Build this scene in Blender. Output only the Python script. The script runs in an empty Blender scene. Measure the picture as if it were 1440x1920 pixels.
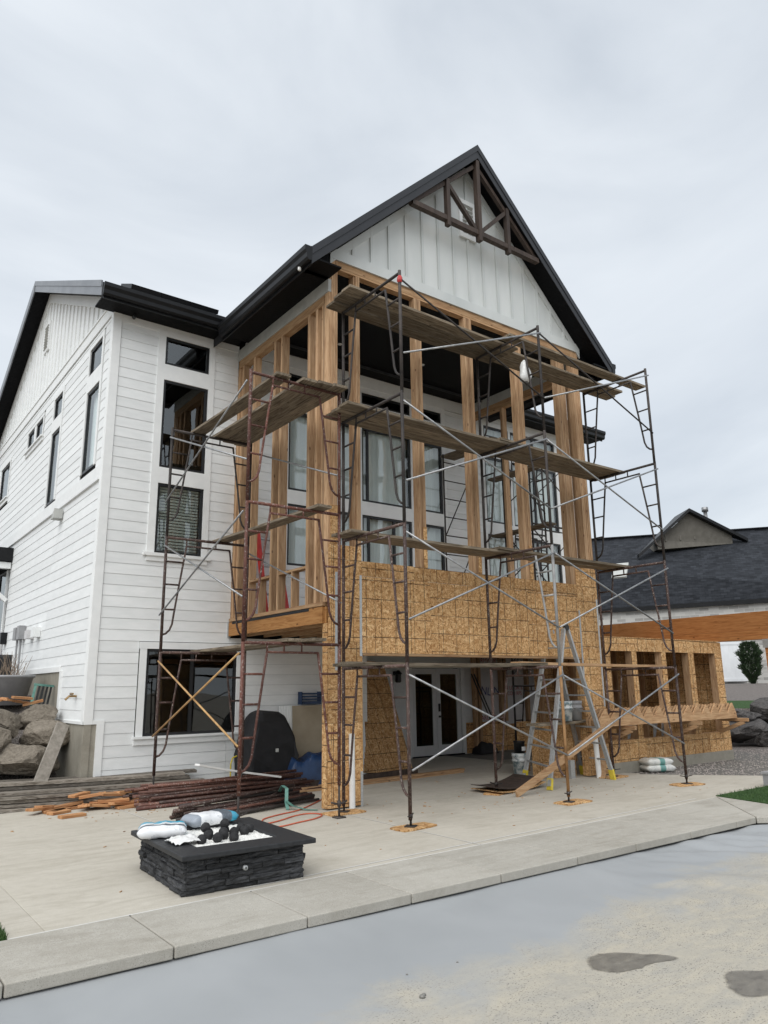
import bpy, bmesh, math, random
from mathutils import Matrix, Vector, noise as mnoise
random.seed(7)
R = math.radians
sc = bpy.context.scene

# ------------------------------------------------------------------ camera
cam_d = bpy.data.cameras.new("camera"); cam = bpy.data.objects.new("camera", cam_d); sc.collection.objects.link(cam)
cr = Vector((0.80212693, -0.59700016, -0.01353483)); cu = Vector((-0.12613408, -0.19154034, 0.97334603)); cf = Vector((0.5836802, 0.77903986, 0.22894173))
CAM = Vector((-6.203, -9.7573, 1.7479))
m = Matrix.Identity(4)
for i in range(3):
    m[i][0] = cr[i]; m[i][1] = cu[i]; m[i][2] = -cf[i]; m[i][3] = CAM[i]
cam.matrix_world = m
cam_d.sensor_width = 36; cam_d.lens = 1392.26 / 1920 * 36; cam_d.clip_start = 0.05; cam_d.clip_end = 2000
sc.camera = cam

# ------------------------------------------------------------------ overcast sky and a soft sun
SUN_EL, SUN_AZ = R(52), R(-122)          # sun stands to the left, in front of the facade
w = bpy.data.worlds.new("World"); sc.world = w; w.use_nodes = True
nt = w.node_tree; nt.nodes.clear()
def wn(t): return nt.nodes.new(t)
out = wn('ShaderNodeOutputWorld'); bg = wn('ShaderNodeBackground'); sky = wn('ShaderNodeTexSky')
sky.sky_type = 'NISHITA'; sky.sun_disc = False; sky.sun_elevation = SUN_EL; sky.sun_rotation = SUN_AZ; sky.air_density = 1.2; sky.dust_density = 2.0
tc = wn('ShaderNodeTexCoord'); mp = wn('ShaderNodeMapping'); mp.inputs['Scale'].default_value = (1, 1, 2.2)
n1 = wn('ShaderNodeTexNoise'); n1.inputs['Scale'].default_value = 1.7; n1.inputs['Detail'].default_value = 7; n1.inputs['Roughness'].default_value = .5; n1.inputs['Distortion'].default_value = .9
ramp = wn('ShaderNodeValToRGB'); ramp.color_ramp.elements[0].position = .28; ramp.color_ramp.elements[1].position = .62
ramp.color_ramp.elements[0].color = (3.8, 4.12, 4.5, 1); ramp.color_ramp.elements[1].color = (5.2, 5.48, 5.75, 1)
mx = wn('ShaderNodeMixRGB'); mx.inputs[0].default_value = .9
L = nt.links.new
L(tc.outputs['Generated'], mp.inputs[0]); L(mp.outputs[0], n1.inputs['Vector']); L(n1.outputs['Fac'], ramp.inputs[0])
L(sky.outputs[0], mx.inputs[1]); L(ramp.outputs[0], mx.inputs[2]); L(mx.outputs[0], bg.inputs[0]); bg.inputs[1].default_value = .1; L(bg.outputs[0], out.inputs[0])
sd = bpy.data.lights.new("sun", 'SUN'); sd.energy = 1.5; sd.angle = R(70); sd.color = (1, .985, .96)
sun = bpy.data.objects.new("sun", sd); sc.collection.objects.link(sun)
sv = Vector((math.sin(SUN_AZ) * math.cos(SUN_EL), math.cos(SUN_AZ) * math.cos(SUN_EL), math.sin(SUN_EL)))
sun.rotation_euler = sv.to_track_quat('Z', 'Y').to_euler(); sun.location = (-20, -20, 30)
sc.view_settings.view_transform = 'Standard'; sc.view_settings.look = 'None'; sc.view_settings.gamma = 1; sc.view_settings.use_curve_mapping = False
sc.view_settings.exposure = 0.78
sc.render.engine = 'CYCLES'; sc.cycles.max_bounces = 8; sc.cycles.transparent_max_bounces = 16

# ------------------------------------------------------------------ materials
class NB:
    def __init__(s, name, rough=.7, metal=0, spec=.5):
        s.m = bpy.data.materials.new(name); s.m.use_nodes = True; s.t = s.m.node_tree
        s.b = s.t.nodes['Principled BSDF']; s.b.inputs['Roughness'].default_value = rough; s.b.inputs['Metallic'].default_value = metal
        s.b.inputs['Specular IOR Level'].default_value = spec
        s.tc = s.t.nodes.new('ShaderNodeTexCoord'); s.oi = s.t.nodes.new('ShaderNodeObjectInfo')
    def n(s, t, **k):
        x = s.t.nodes.new(t)
        for a, v in k.items(): setattr(x, a, v)
        return x
    def l(s, a, b): s.t.links.new(a, b)
    def vec(s, scale=(1, 1, 1), rnd=True, rot=(0, 0, 0)):
        mp = s.n('ShaderNodeMapping'); mp.inputs['Scale'].default_value = scale; mp.inputs['Rotation'].default_value = rot
        s.l(s.tc.outputs['Object'], mp.inputs[0])
        if rnd:
            mu = s.n('ShaderNodeMath', operation='MULTIPLY'); mu.inputs[1].default_value = 37.
            s.l(s.oi.outputs['Random'], mu.inputs[0]); s.l(mu.outputs[0], mp.inputs['Location'])
        return mp.outputs[0]
    def noise(s, v, sc=5, det=4, rough=.55, dist=0):
        x = s.n('ShaderNodeTexNoise'); x.inputs['Scale'].default_value = sc; x.inputs['Detail'].default_value = det
        x.inputs['Roughness'].default_value = rough; x.inputs['Distortion'].default_value = dist; s.l(v, x.inputs['Vector']); return x.outputs['Fac']
    def ramp(s, f, stops):
        x = s.n('ShaderNodeValToRGB'); e = x.color_ramp.elements
        while len(e) < len(stops): e.new(.5)
        for q, (p, c) in zip(e, stops): q.position = p; q.color = (*c, 1) if len(c) == 3 else c
        s.l(f, x.inputs[0]); return x.outputs[0]
    def mix(s, f, a, b, mode='MIX'):
        x = s.n('ShaderNodeMixRGB', blend_type=mode)
        for i, q in enumerate((f, a, b)):
            if isinstance(q, (int, float)): x.inputs[i].default_value = q
            elif isinstance(q, tuple): x.inputs[i].default_value = (*q, 1)
            else: s.l(q, x.inputs[i])
        return x.outputs[0]
    def math(s, op, a, b=0, c=None):
        x = s.n('ShaderNodeMath', operation=op)
        for i, q in enumerate((a, b, c)):
            if q is None: continue
            if isinstance(q, (int, float)): x.inputs[i].default_value = q
            else: s.l(q, x.inputs[i])
        return x.outputs[0]
    def xyz(s):
        x = s.n('ShaderNodeSeparateXYZ'); s.l(s.tc.outputs['Object'], x.inputs[0]); return x.outputs
    def var(s, col, amt=.15):
        f = s.math('MULTIPLY_ADD', s.oi.outputs['Random'], 2 * amt, 1 - amt)
        hs = s.n('ShaderNodeHueSaturation'); s.l(f, hs.inputs['Value']); s.l(col, hs.inputs['Color']); return hs.outputs[0]
    def bump(s, h, st=.3, d=.01):
        x = s.n('ShaderNodeBump'); x.inputs['Strength'].default_value = st; x.inputs['Distance'].default_value = d
        s.l(h, x.inputs['Height']); s.l(x.outputs[0], s.b.inputs['Normal'])
    def done(s, col):
        if isinstance(col, tuple): s.b.inputs['Base Color'].default_value = (*col, 1)
        else: s.l(col, s.b.inputs['Base Color'])
        return s.m
def simple(name, c1, c2, sc_=6, rough=.7, stretch=(1, 1, 1), metal=0, var=.1, bump=.15, lo=.35, hi=.65, det=5, bd=.005, spec=.5):
    b = NB(name, rough, metal, spec); f = b.noise(b.vec(stretch), sc_, det)
    c = b.ramp(f, [(lo, c1), (hi, c2)])
    if var: c = b.var(c, var)
    if bump: b.bump(f, bump, bd)
    return b.done(c)
M = {}
M['paint'] = simple('white_painted_siding', (.75, .768, .762), (.81, .823, .818), 3, .55, (1, 1, 4), var=.05, bump=.05)
M['trim'] = simple('white_painted_trim', (.765, .778, .77), (.82, .83, .82), 5, .5, var=.03, bump=.04)
M['panel'] = simple('weathered_white_panel', (.52, .55, .54), (.66, .68, .665), 1.3, .6, (1, 1, .35), var=.04, bump=.05, lo=.3, hi=.7)
M['greytrim'] = simple('primed_grey_board', (.40, .41, .39), (.48, .485, .46), 4, .6, var=.05)
M['blackmetal'] = simple('black_gutter_metal', (.005, .0055, .0065), (.009, .0095, .011), 3, .42, var=.1, bump=.03, spec=.3)
M['grooveshade'] = simple('black_groove_shade_backing', (.006, .006, .006), (.01, .01, .01), 4, .9, var=0, bump=0, spec=.1)  # black backing puts shade into the grooves between the siding boards
M['slate'] = simple('dark_grey_fascia_metal', (.014, .0155, .019), (.022, .024, .029), 2, .5, var=.1, bump=.03)
M['rakesheen'] = simple('sky_lightened_grey_rake_metal', (.13, .14, .155), (.18, .19, .205), 2, .35, var=.08, bump=.03)  # grey metal, with the sky's reflection lightened into its base colour
M['frame'] = simple('black_window_frame', (.008, .009, .01), (.014, .015, .017), 4, .4, var=.05, bump=0)
M['darkwood'] = simple('dark_brown_stained_timber', (.028, .018, .013), (.06, .04, .03), 4, .7, (3, 3, .6), var=.15, bump=.3)
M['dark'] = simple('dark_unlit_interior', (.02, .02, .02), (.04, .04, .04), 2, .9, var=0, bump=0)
M['curtain'] = simple('pale_curtain', (.68, .71, .71), (.78, .805, .80), 4, .9, (6, 6, .1), var=.05, bump=.3, bd=.03)
M['blind'] = simple('white_blind', (.45, .5, .47), (.6, .63, .6), 4, .6, var=.05)
def soffit():
    b = NB('black_slatted_soffit', .6, spec=.12); o = b.xyz()
    s = b.math('ADD', o[0], o[1]); f = b.math('FRACT', b.math('MULTIPLY', s, 9.0))
    g = b.math('GREATER_THAN', f, .12); b.bump(g, .8, .008)
    return b.done(b.mix(g, (.0015, .0015, .002), (.005, .0052, .006)))
M['soffit'] = soffit()
def shingle(name, c1, c2, rowh, along):
    b = NB(name, .9, spec=.2); o = b.xyz()
    br = b.n('ShaderNodeTexBrick'); br.inputs['Scale'].default_value = 1; br.inputs['Brick Width'].default_value = .35; br.inputs['Row Height'].default_value = rowh
    br.inputs['Mortar Size'].default_value = .008; br.inputs['Color1'].default_value = (*c1, 1); br.inputs['Color2'].default_value = (*c2, 1); br.inputs['Mortar'].default_value = (c1[0] * .45, c1[1] * .45, c1[2] * .45, 1)
    cb = b.n('ShaderNodeCombineXYZ'); b.l(along(b, o), cb.inputs[0]); b.l(o[2], cb.inputs[1]); b.l(cb.outputs[0], br.inputs['Vector'])
    n = b.noise(b.vec((.35, .35, 2.2), False), 5, 5, .7); c = b.mix(.45, br.outputs['Color'], b.ramp(n, [(.3, (c1[0] * .6, c1[1] * .6, c1[2] * .6)), (.7, (c2[0] * 1.3, c2[1] * 1.3, c2[2] * 1.3))]))
    b.bump(br.outputs['Fac'], -.3, .01); return b.done(c)
M['shingle'] = shingle('asphalt_shingles', (.010, .0115, .0145), (.040, .044, .052), .16, lambda b, o: b.math('ADD', b.math('MULTIPLY', o[0], .5), b.math('MULTIPLY', o[1], -.87)))
M['roofing'] = simple('dark_roofing', (.018, .02, .024), (.035, .038, .044), 8, .8, var=0)
def wood(name, c1, c2, c3, axis=2, var=.18, rough=.75):
    b = NB(name, rough, spec=.25); st = [9, 9, 9]; st[axis] = .7
    v = b.vec(tuple(st)); f = b.noise(v, 3.2, 6, .6, 1.2)
    c = b.ramp(f, [(.22, (c1[0] * .7, c1[1] * .65, c1[2] * .6)), (.36, c1), (.52, c2), (.75, c3)])
    kv = [3., 3., 3.]; kv[axis] = 1.3
    vo = b.n('ShaderNodeTexVoronoi', feature='F1'); vo.inputs['Scale'].default_value = 2.1; b.l(b.vec(tuple(kv)), vo.inputs['Vector'])
    k = b.math('LESS_THAN', vo.outputs['Distance'], .085)
    c = b.mix(b.math('MULTIPLY', k, .75), c, (c1[0] * .3, c1[1] * .25, c1[2] * .25))
    b.bump(f, .25, .004); return b.done(b.var(c, var))
M['stud'] = wood('fir_framing_lumber', (.34, .20, .11), (.47, .30, .17), (.58, .41, .26), 2, .26)
M['lumx'] = wood('fir_lumber_along_x', (.33, .185, .095), (.45, .28, .15), (.56, .385, .23), 0)
M['lumy'] = wood('fir_lumber_along_y', (.33, .185, .095), (.45, .28, .15), (.56, .385, .23), 1)
M['scrap'] = wood('reddish_scrap_lumber', (.30, .13, .055), (.43, .22, .10), (.54, .33, .17), 0, .22)
M['plankold'] = wood('old_silvered_plank', (.10, .085, .068), (.21, .185, .155), (.36, .33, .29), 0, .4, .9)
M['lvl'] = wood('orange_laminated_beam', (.26, .115, .035), (.36, .175, .06), (.42, .23, .09), 1, .08)
M['cedar'] = wood('stained_cedar_beam', (.27, .105, .03), (.37, .155, .05), (.44, .20, .07), 1, .1)
M['plankx'] = wood('weathered_grey_plank', (.085, .067, .047), (.185, .15, .108), (.30, .25, .19), 0, .38, .9)
M['planky'] = wood('weathered_grey_plank_side', (.085, .067, .047), (.185, .15, .108), (.30, .25, .19), 1, .25, .9)
M['pier'] = simple('grey_concrete_slab_piece', (.22, .20, .17), (.34, .31, .27), 14, .9, var=0, bump=.4)
def osb(name, dark=1.):
    b = NB(name, .8, spec=.2)
    v = b.vec((1, 1, 1)); nz = b.n('ShaderNodeTexNoise'); nz.inputs['Scale'].default_value = 9; b.l(v, nz.inputs['Vector'])
    va = b.n('ShaderNodeVectorMath', operation='MULTIPLY_ADD'); b.l(nz.outputs['Color'], va.inputs[0]); va.inputs[1].default_value = (.16, .16, .16); b.l(v, va.inputs[2])
    cols = []
    for st in ((44, 44, 15), (56, 56, 26), (20, 20, 52)):
        mp = b.n('ShaderNodeMapping'); mp.inputs['Scale'].default_value = st; mp.inputs['Rotation'].default_value = (0, .35 * (st[2] - 17) / 10, 0); b.l(va.outputs[0], mp.inputs[0])
        vo = b.n('ShaderNodeTexVoronoi'); vo.inputs['Scale'].default_value = 1.; b.l(mp.outputs[0], vo.inputs['Vector'])
        sp = b.n('ShaderNodeSeparateColor'); b.l(vo.outputs['Color'], sp.inputs[0]); cols.append(sp.outputs)
    d = dark
    a = b.ramp(cols[0][0], [(0, (.18 * d, .08 * d, .028 * d)), (.2, (.39 * d, .215 * d, .09 * d)), (.7, (.52 * d, .315 * d, .145 * d)), (1, (.66 * d, .46 * d, .25 * d))])
    c2 = b.ramp(cols[1][1], [(0, (.29 * d, .145 * d, .055 * d)), (.5, (.46 * d, .27 * d, .12 * d)), (1, (.62 * d, .42 * d, .215 * d))])
    c3 = b.ramp(cols[2][2], [(0, (.30 * d, .15 * d, .055 * d)), (.6, (.49 * d, .29 * d, .13 * d)), (1, (.66 * d, .46 * d, .25 * d))])
    c = b.mix(b.math('GREATER_THAN', cols[1][0], .5), a, c2); c = b.mix(b.math('GREATER_THAN', cols[2][0], .62), c, c3)
    o = b.xyz(); h = b.math('ADD', o[0], o[1])
    ln = None
    for q, pitch, off, wd in ((o[2], .3048, .11, .013), (h, .3048, .07, .012), (h, .4064, .21, .008)):
        fr = b.math('FRACT', b.math('ADD', b.math('DIVIDE', q, pitch), b.math('ADD', b.math('MULTIPLY', b.oi.outputs['Random'], 3.7), off)))
        g = b.math('LESS_THAN', fr, wd / pitch); ln = g if ln is None else b.math('MAXIMUM', ln, g)
    br_ = b.ramp(b.noise(b.vec((1, 1, 1)), 6, 3), [(.36, (.3, .3, .3)), (.54, (.9, .9, .9))]); c = b.mix(b.math('MULTIPLY', ln, br_), c, (.03, .023, .018)); bl_ = b.ramp(b.noise(b.vec((1, 1, 1)), 1.6, 4), [(.35, (.9, .88, .86)), (.65, (1.05, 1.05, 1.05))]); c = b.mix(1., c, bl_, 'MULTIPLY')
    b.bump(cols[0][0], .25, .003); return b.done(b.var(c, .15))
M['osb'] = osb('oriented_strand_board', 1.13); 
def concrete(name, c1, c2, speck=.0, sc_=.9, joint=None):
    b = NB(name, .85, spec=.3); v = b.vec((1, 1, 1), False)
    big = b.noise(v, sc_, 5, .6, .5); mid = b.noise(v, 9, 5, .7); fine = b.noise(v, 130, 3, .6)
    c = b.mix(.5, b.ramp(big, [(.3, c1), (.7, c2)]), b.ramp(mid, [(.3, c1), (.72, c2)]))
    st = b.noise(b.vec((.6, 2.2, 1), False), 1.4, 6, .7, 1.5); c = b.mix(b.ramp(st, [(.48, (0, 0, 0)), (.75, (.55, .55, .55))]), c, (c1[0] * .72, c1[1] * .70, c1[2] * .66))
    g = b.ramp(fine, [(.35, (.82, .82, .82)), (.6, (1, 1, 1))]); c = b.mix(1., c, g, 'MULTIPLY')
    if speck:
        vo = b.n('ShaderNodeTexVoronoi'); vo.inputs['Scale'].default_value = 75; b.l(v, vo.inputs['Vector'])
        msk = b.math('MULTIPLY', b.math('LESS_THAN', vo.outputs['Distance'], .24), b.math('GREATER_THAN', mid, .5))
        c = b.mix(b.math('MULTIPLY', msk, speck), c, (c1[0] * .45, c1[1] * .46, c1[2] * .47))
        b.bump(b.math('SUBTRACT', mid, msk), .35, .004)
    else: b.bump(fine, .12, .003)
    return b.done(b.var(c, .03))
M['patio'] = concrete('beige_brushed_concrete', (.43, .395, .33), (.545, .51, .44))
M['coping'] = concrete('pitted_grey_coping', (.335, .313, .268), (.495, .472, .42), .6)
M['found'] = concrete('bare_foundation_concrete', (.27, .25, .205), (.36, .335, .28), 0, 2)
M['grout'] = simple('pale_joint_sealant', (.52, .51, .48), (.6, .59, .56), 20, .8, var=0, bump=0)
M['jointdark'] = simple('dark_joint', (.1, .095, .085), (.15, .14, .125), 20, .9, var=0, bump=0)
def cover():
    b = NB('grey_vinyl_pool_cover', .55, spec=.3); v = b.vec((1, 1, 1), False); o = b.xyz()
    big = b.noise(v, .7, 4, .5, .6); base = b.ramp(big, [(.3, (.285, .298, .306)), (.7, (.335, .347, .354))])
    # dried silt left towards the middle of the sheet
    dist = b.math('ADD', b.math('MULTIPLY', o[0], .10), b.math('MULTIPLY', o[1], -1.))
    nz = b.noise(b.vec((1, 1, 1), False), 1.1, 6, .62, .8)
    e = b.math('ADD', dist, b.math('MULTIPLY', nz, 1.9))
    k = b.ramp(b.math('MULTIPLY', b.math('SUBTRACT', e, 5.95), .95), [(.08, (0, 0, 0)), (.28, (.4, .4, .4)), (.75, (.85, .85, .85))])
    silt = b.mix(.5, b.ramp(b.noise(v, 26, 5, .7), [(.3, (.33, .305, .25)), (.7, (.45, .41, .335))]), b.ramp(b.noise(b.vec((1, 2.5, 1), False), 2.3, 6, .65, 1.2), [(.35, (.31, .295, .26)), (.65, (.48, .425, .32))]))
    c = b.mix(k, base, silt)
    s1 = b.noise(b.vec((1, 1.5, 1), False), 62, 2, .5); s2 = b.noise(v, 3.1, 4, .6)
    msk = b.math('MULTIPLY', b.math('GREATER_THAN', s1, .62), b.ramp(s2, [(.36, (.1, .1, .1)), (.6, (1, 1, 1))]))
    c = b.mix(b.math('MULTIPLY', b.math('MULTIPLY', msk, .85), k), c, (.085, .08, .085))
    rr = b.math('MULTIPLY_ADD', k, .35, .55); b.l(rr, b.b.inputs['Roughness'])
    b.bump(nz, .1, .02); return b.done(c)
M['cover'] = cover()
def wetmat():
    mt = bpy.data.materials.new('wet_silt_patch'); mt.use_nodes = True; t = mt.node_tree; b = t.nodes['Principled BSDF']; o = t.nodes['Material Output']
    n = t.nodes.new('ShaderNodeTexNoise'); n.inputs['Scale'].default_value = 7; n.inputs['Detail'].default_value = 7; n.inputs['Roughness'].default_value = .7; tc_ = t.nodes.new('ShaderNodeTexCoord'); mp_ = t.nodes.new('ShaderNodeMapping'); mp_.inputs['Scale'].default_value = (1, 2.2, 1)
    r1 = t.nodes.new('ShaderNodeValToRGB'); r1.color_ramp.elements[0].color = (.12, .108, .09, 1); r1.color_ramp.elements[1].color = (.25, .23, .195, 1); r1.color_ramp.elements[0].position = .35; r1.color_ramp.elements[1].position = .68
    r2 = t.nodes.new('ShaderNodeValToRGB'); r2.color_ramp.elements[0].color = (.92,) * 3 + (1,); r2.color_ramp.elements[1].color = (.35,) * 3 + (1,); r2.color_ramp.elements[0].position = .45; r2.color_ramp.elements[1].position = .75
    tr = t.nodes.new('ShaderNodeBsdfTransparent'); mi = t.nodes.new('ShaderNodeMixShader'); b.inputs['Roughness'].default_value = .5
    k = t.links.new; k(tc_.outputs['Object'], mp_.inputs[0]); k(mp_.outputs[0], n.inputs['Vector']); k(n.outputs[0], r1.inputs[0]); k(n.outputs[0], r2.inputs[0]); k(r1.outputs[0], b.inputs['Base Color']); av = t.nodes.new('ShaderNodeAttribute'); av.attribute_name = 'edge'; m1 = t.nodes.new('ShaderNodeMath'); m1.operation = 'MULTIPLY_ADD'; m1.inputs[1].default_value = 2.2; k(av.outputs['Fac'], m1.inputs[0]); m0 = t.nodes.new('ShaderNodeMath'); m0.operation = 'SUBTRACT'; k(n.outputs[0], m0.inputs[0]); m0.inputs[1].default_value = .75; k(m0.outputs[0], m1.inputs[2]); m1.use_clamp = True; m2 = t.nodes.new('ShaderNodeMath'); m2.operation = 'MULTIPLY'; k(m1.outputs[0], m2.inputs[0]); k(r2.outputs[0], m2.inputs[1]); k(m2.outputs[0], mi.inputs[0]); k(tr.outputs[0], mi.inputs[1]); k(b.outputs[0], mi.inputs[2]); k(mi.outputs[0], o.inputs[0]); return mt
M['wetpatch'] = wetmat()
M['wet'] = simple('wet_dark_silt', (.13, .125, .115), (.21, .2, .18), 7, .3, var=0, bump=.2, spec=.5)
def gravel(name, cs, sc_=45):
    b = NB(name, .9, spec=.2); v = b.vec((1, 1, 1), False)
    vo = b.n('ShaderNodeTexVoronoi'); vo.inputs['Scale'].default_value = sc_; b.l(v, vo.inputs['Vector'])
    sp = b.n('ShaderNodeSeparateColor'); b.l(vo.outputs['Color'], sp.inputs[0])
    c = b.ramp(sp.outputs[0], [(i / (len(cs) - 1), q) for i, q in enumerate(cs)])
    c = b.mix(b.ramp(vo.outputs['Distance'], [(.2, (0, 0, 0)), (.65, (.8, .8, .8))]), c, (.05, .046, .042))
    b.bump(vo.outputs['Distance'], -.9, .02); return b.done(c)
GC = [(.14, .125, .115), (.30, .265, .24), (.22, .20, .19), (.42, .37, .34), (.18, .16, .155), (.36, .30, .27)]
M['gravel'] = gravel('mixed_gravel', GC); M['pebble'] = simple('pebbles', (.14, .125, .12), (.45, .40, .365), 25, .85, var=0, bump=0, lo=.3, hi=.7)
M['dirt'] = simple('earth', (.2, .175, .14), (.3, .265, .22), 3, .95, var=0)
def turf():
    b = NB('artificial_turf', .8, spec=.2); f = b.noise(b.vec((1, 1, 1), False), 60, 4, .7)
    b.bump(f, .7, .02); return b.done(b.ramp(f, [(.3, (.018, .045, .011)), (.7, (.05, .105, .028))]))
M['turf'] = turf(); M['blade'] = simple('grass_blades', (.022, .06, .013), (.06, .12, .03), 9, .7, var=0, bump=0)
def rust(name, a, bcol, splat, amt=.57, metal=.25):
    b = NB(name, .65, metal); v = b.vec((1, 1, 1)); f = b.noise(v, 7, 6, .65); c = b.ramp(f, [(.32, a), (.62, bcol)])
    g = b.noise(v, 38, 4, .75); c = b.mix(b.ramp(g, [(amt, (0, 0, 0)), (amt + .06, (.9, .9, .9))]), c, splat)
    b.bump(g, .5, .003); return b.done(b.var(c, .3))
M['rust'] = rust('rusty_painted_steel', (.035, .020, .018), (.085, .048, .038), (.30, .27, .24))
M['rustpile'] = rust('rusty_pile_steel', (.075, .030, .022), (.15, .07, .05), (.36, .31, .28), .58)
M['rustred'] = rust('red_oxide_steel', (.07, .022, .016), (.13, .05, .034), (.34, .30, .27))
M['rustdark'] = rust('dark_steel', (.022, .019, .018), (.055, .045, .04), (.26, .24, .22), .64)
M['silver'] = rust('silver_painted_steel', (.30, .30, .30), (.44, .44, .43), (.12, .08, .06), .66)
M['ochre'] = rust('ochre_rusted_steel', (.20, .10, .035), (.34, .19, .08), (.10, .05, .03), .62, .1)
M['galv'] = simple('galvanized_brace_tube', (.24, .245, .25), (.38, .385, .39), 12, .42, metal=.7, var=.15, bump=.1)
M['strapmetal'] = simple('galvanized_strap', (.38, .39, .39), (.52, .53, .53), 60, .4, metal=.6, var=.1)
M['alu'] = simple('scuffed_aluminium', (.34, .35, .35), (.5, .51, .51), 14, .45, (4, 4, .8), metal=.35, var=.1, bump=.1)
M['bamboo'] = simple('tan_coated_brace', (.34, .19, .07), (.5, .31, .13), 9, .6, var=.1)
M['stone'] = simple('charcoal_ledge_stone', (.008, .0085, .0095), (.085, .087, .092), 16, .85, (.7, .7, 3), var=.45, bump=1., bd=.03, lo=.3, hi=.8, det=8)
M['slab'] = simple('charcoal_cast_slab', (.012, .013, .015), (.022, .0235, .026), 20, .55, var=0, bump=.15)
def rock(name, cs, sp):
    b = NB(name, .92, spec=.2); v = b.vec((1, 1, 1)); f = b.noise(v, 2.2, 7, .65, .4); g = b.noise(v, 22, 5, .75)
    c = b.mix(.55, b.ramp(f, [(.3, cs[0]), (.55, cs[1]), (.75, cs[2])]), b.ramp(g, [(.3, (cs[0][0] * .5, cs[0][1] * .5, cs[0][2] * .5)), (.7, sp)]))
    b.bump(b.math('ADD', b.math('MULTIPLY', f, 2.), g), .9, .04); return b.done(b.var(c, .15))
M['rockL'] = rock('brown_boulder', ((.13, .11, .085), (.21, .18, .14), (.28, .245, .2)), (.34, .3, .25))
M['rockR'] = rock('dark_grey_boulder', ((.035, .034, .035), (.075, .07, .07), (.17, .155, .145)), (.22, .205, .195))
M['black'] = simple('black_cover_fabric', (.006, .006, .007), (.012, .012, .014), 6, .75, var=0, bump=.2, bd=.02)
M['tarp'] = simple('blue_tarp', (.006, .02, .06), (.015, .045, .12), 4, .45, var=0, bump=.5, bd=.03)
M['teal'] = simple('teal_plastic_strap', (.08, .2, .17), (.14, .3, .25), 8, .6, var=0)
M['drywall'] = simple('tan_drywall_paper', (.33, .275, .195), (.40, .34, .25), 3, .85, var=.05)
M['pvc'] = simple('white_pvc', (.74, .74, .72), (.82, .82, .8), 8, .35, var=.03, bump=0)
M['greyplastic'] = simple('grey_planter_plastic', (.25, .25, .255), (.31, .31, .315), 6, .5, var=.05)
M['bucket'] = simple('splattered_bucket', (.16, .22, .24), (.62, .64, .63), 9, .55, var=.05, lo=.42, hi=.56)
M['yellow'] = simple('yellow_rubber', (.55, .42, .03), (.7, .55, .06), 9, .6, var=.05)
M['redfg'] = simple('red_fibreglass', (.36, .02, .018), (.5, .035, .03), 6, .45, var=.05)
M['cord'] = simple('orange_cord', (.5, .09, .04), (.6, .13, .06), 6, .5, var=0, bump=0)
M['whitebag'] = simple('translucent_white_bag', (.6, .6, .58), (.74, .74, .73), 9, .4, var=0, bump=.5, bd=.02)
M['beads'] = simple('white_crushed_glass', (.78, .77, .72), (.92, .915, .88), 70, .5, var=0, bump=.9, bd=.02)
M['lava'] = simple('black_lava_ball', (.008, .008, .009), (.02, .02, .021), 30, .8, var=.2, bump=.9, bd=.01)
M['foam'] = simple('white_foam_board', (.54, .53, .53), (.62, .61, .61), 3, .7, var=.03)
M['redink'] = simple('red_print', (.34, .03, .04), (.4, .05, .06), 8, .8, var=0, bump=0); M['blueink'] = simple('blue_print', (.015, .02, .14), (.03, .04, .2), 8, .8, var=0, bump=0)
M['doorpaint'] = simple('white_door_paint', (.70, .71, .71), (.76, .77, .77), 4, .4, var=.02, bump=0)
M['vinyl'] = simple('white_vinyl_fence', (.74, .76, .78), (.8, .82, .84), 2, .45, var=.02, bump=0)
M['tan'] = simple('taupe_board_siding', (.13, .12, .10), (.165, .152, .13), 3, .7, var=.03)
M['needle'] = simple('evergreen_needles', (.006, .016, .005), (.026, .055, .014), 7, .75, var=0, bump=0)
M['bark'] = simple('bark', (.06, .045, .035), (.12, .095, .075), 12, .9, var=.1)
M['twig'] = simple('dead_twigs', (.16, .12, .085), (.26, .2, .15), 12, .9, var=.1)
M['acgrey'] = simple('dark_grill_metal', (.025, .026, .028), (.04, .041, .043), 5, .5, var=0)
M['lamp'] = simple('white_can_light', (.7, .7, .68), (.8, .8, .78), 5, .5, var=0, bump=0)
M['bronze'] = simple('brass_tap', (.25, .16, .07), (.35, .24, .12), 9, .4, metal=.6, var=0)
def stonewall():
    b = NB('pale_stone_veneer', .9, spec=.2); o = b.xyz(); br = b.n('ShaderNodeTexBrick')
    br.inputs['Brick Width'].default_value = .55; br.inputs['Row Height'].default_value = .2; br.inputs['Scale'].default_value = 1; br.inputs['Mortar Size'].default_value = .015
    br.inputs['Color1'].default_value = (.26, .25, .235, 1); br.inputs['Color2'].default_value = (.56, .55, .52, 1); br.inputs['Mortar'].default_value = (.55, .54, .51, 1); br.inputs['Bias'].default_value = 0.
    cb = b.n('ShaderNodeCombineXYZ'); b.l(b.math('ADD', b.math('MULTIPLY', o[0], .4), b.math('MULTIPLY', o[1], -.9)), cb.inputs[0]); b.l(o[2], cb.inputs[1]); b.l(cb.outputs[0], br.inputs['Vector'])
    return b.done(b.mix(.25, br.outputs['Color'], b.ramp(b.noise(b.vec((1, 1, 1), False), 3, 3), [(.3, (.36, .35, .33)), (.7, (.52, .51, .49))])))
M['stoneveneer'] = stonewall()
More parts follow.
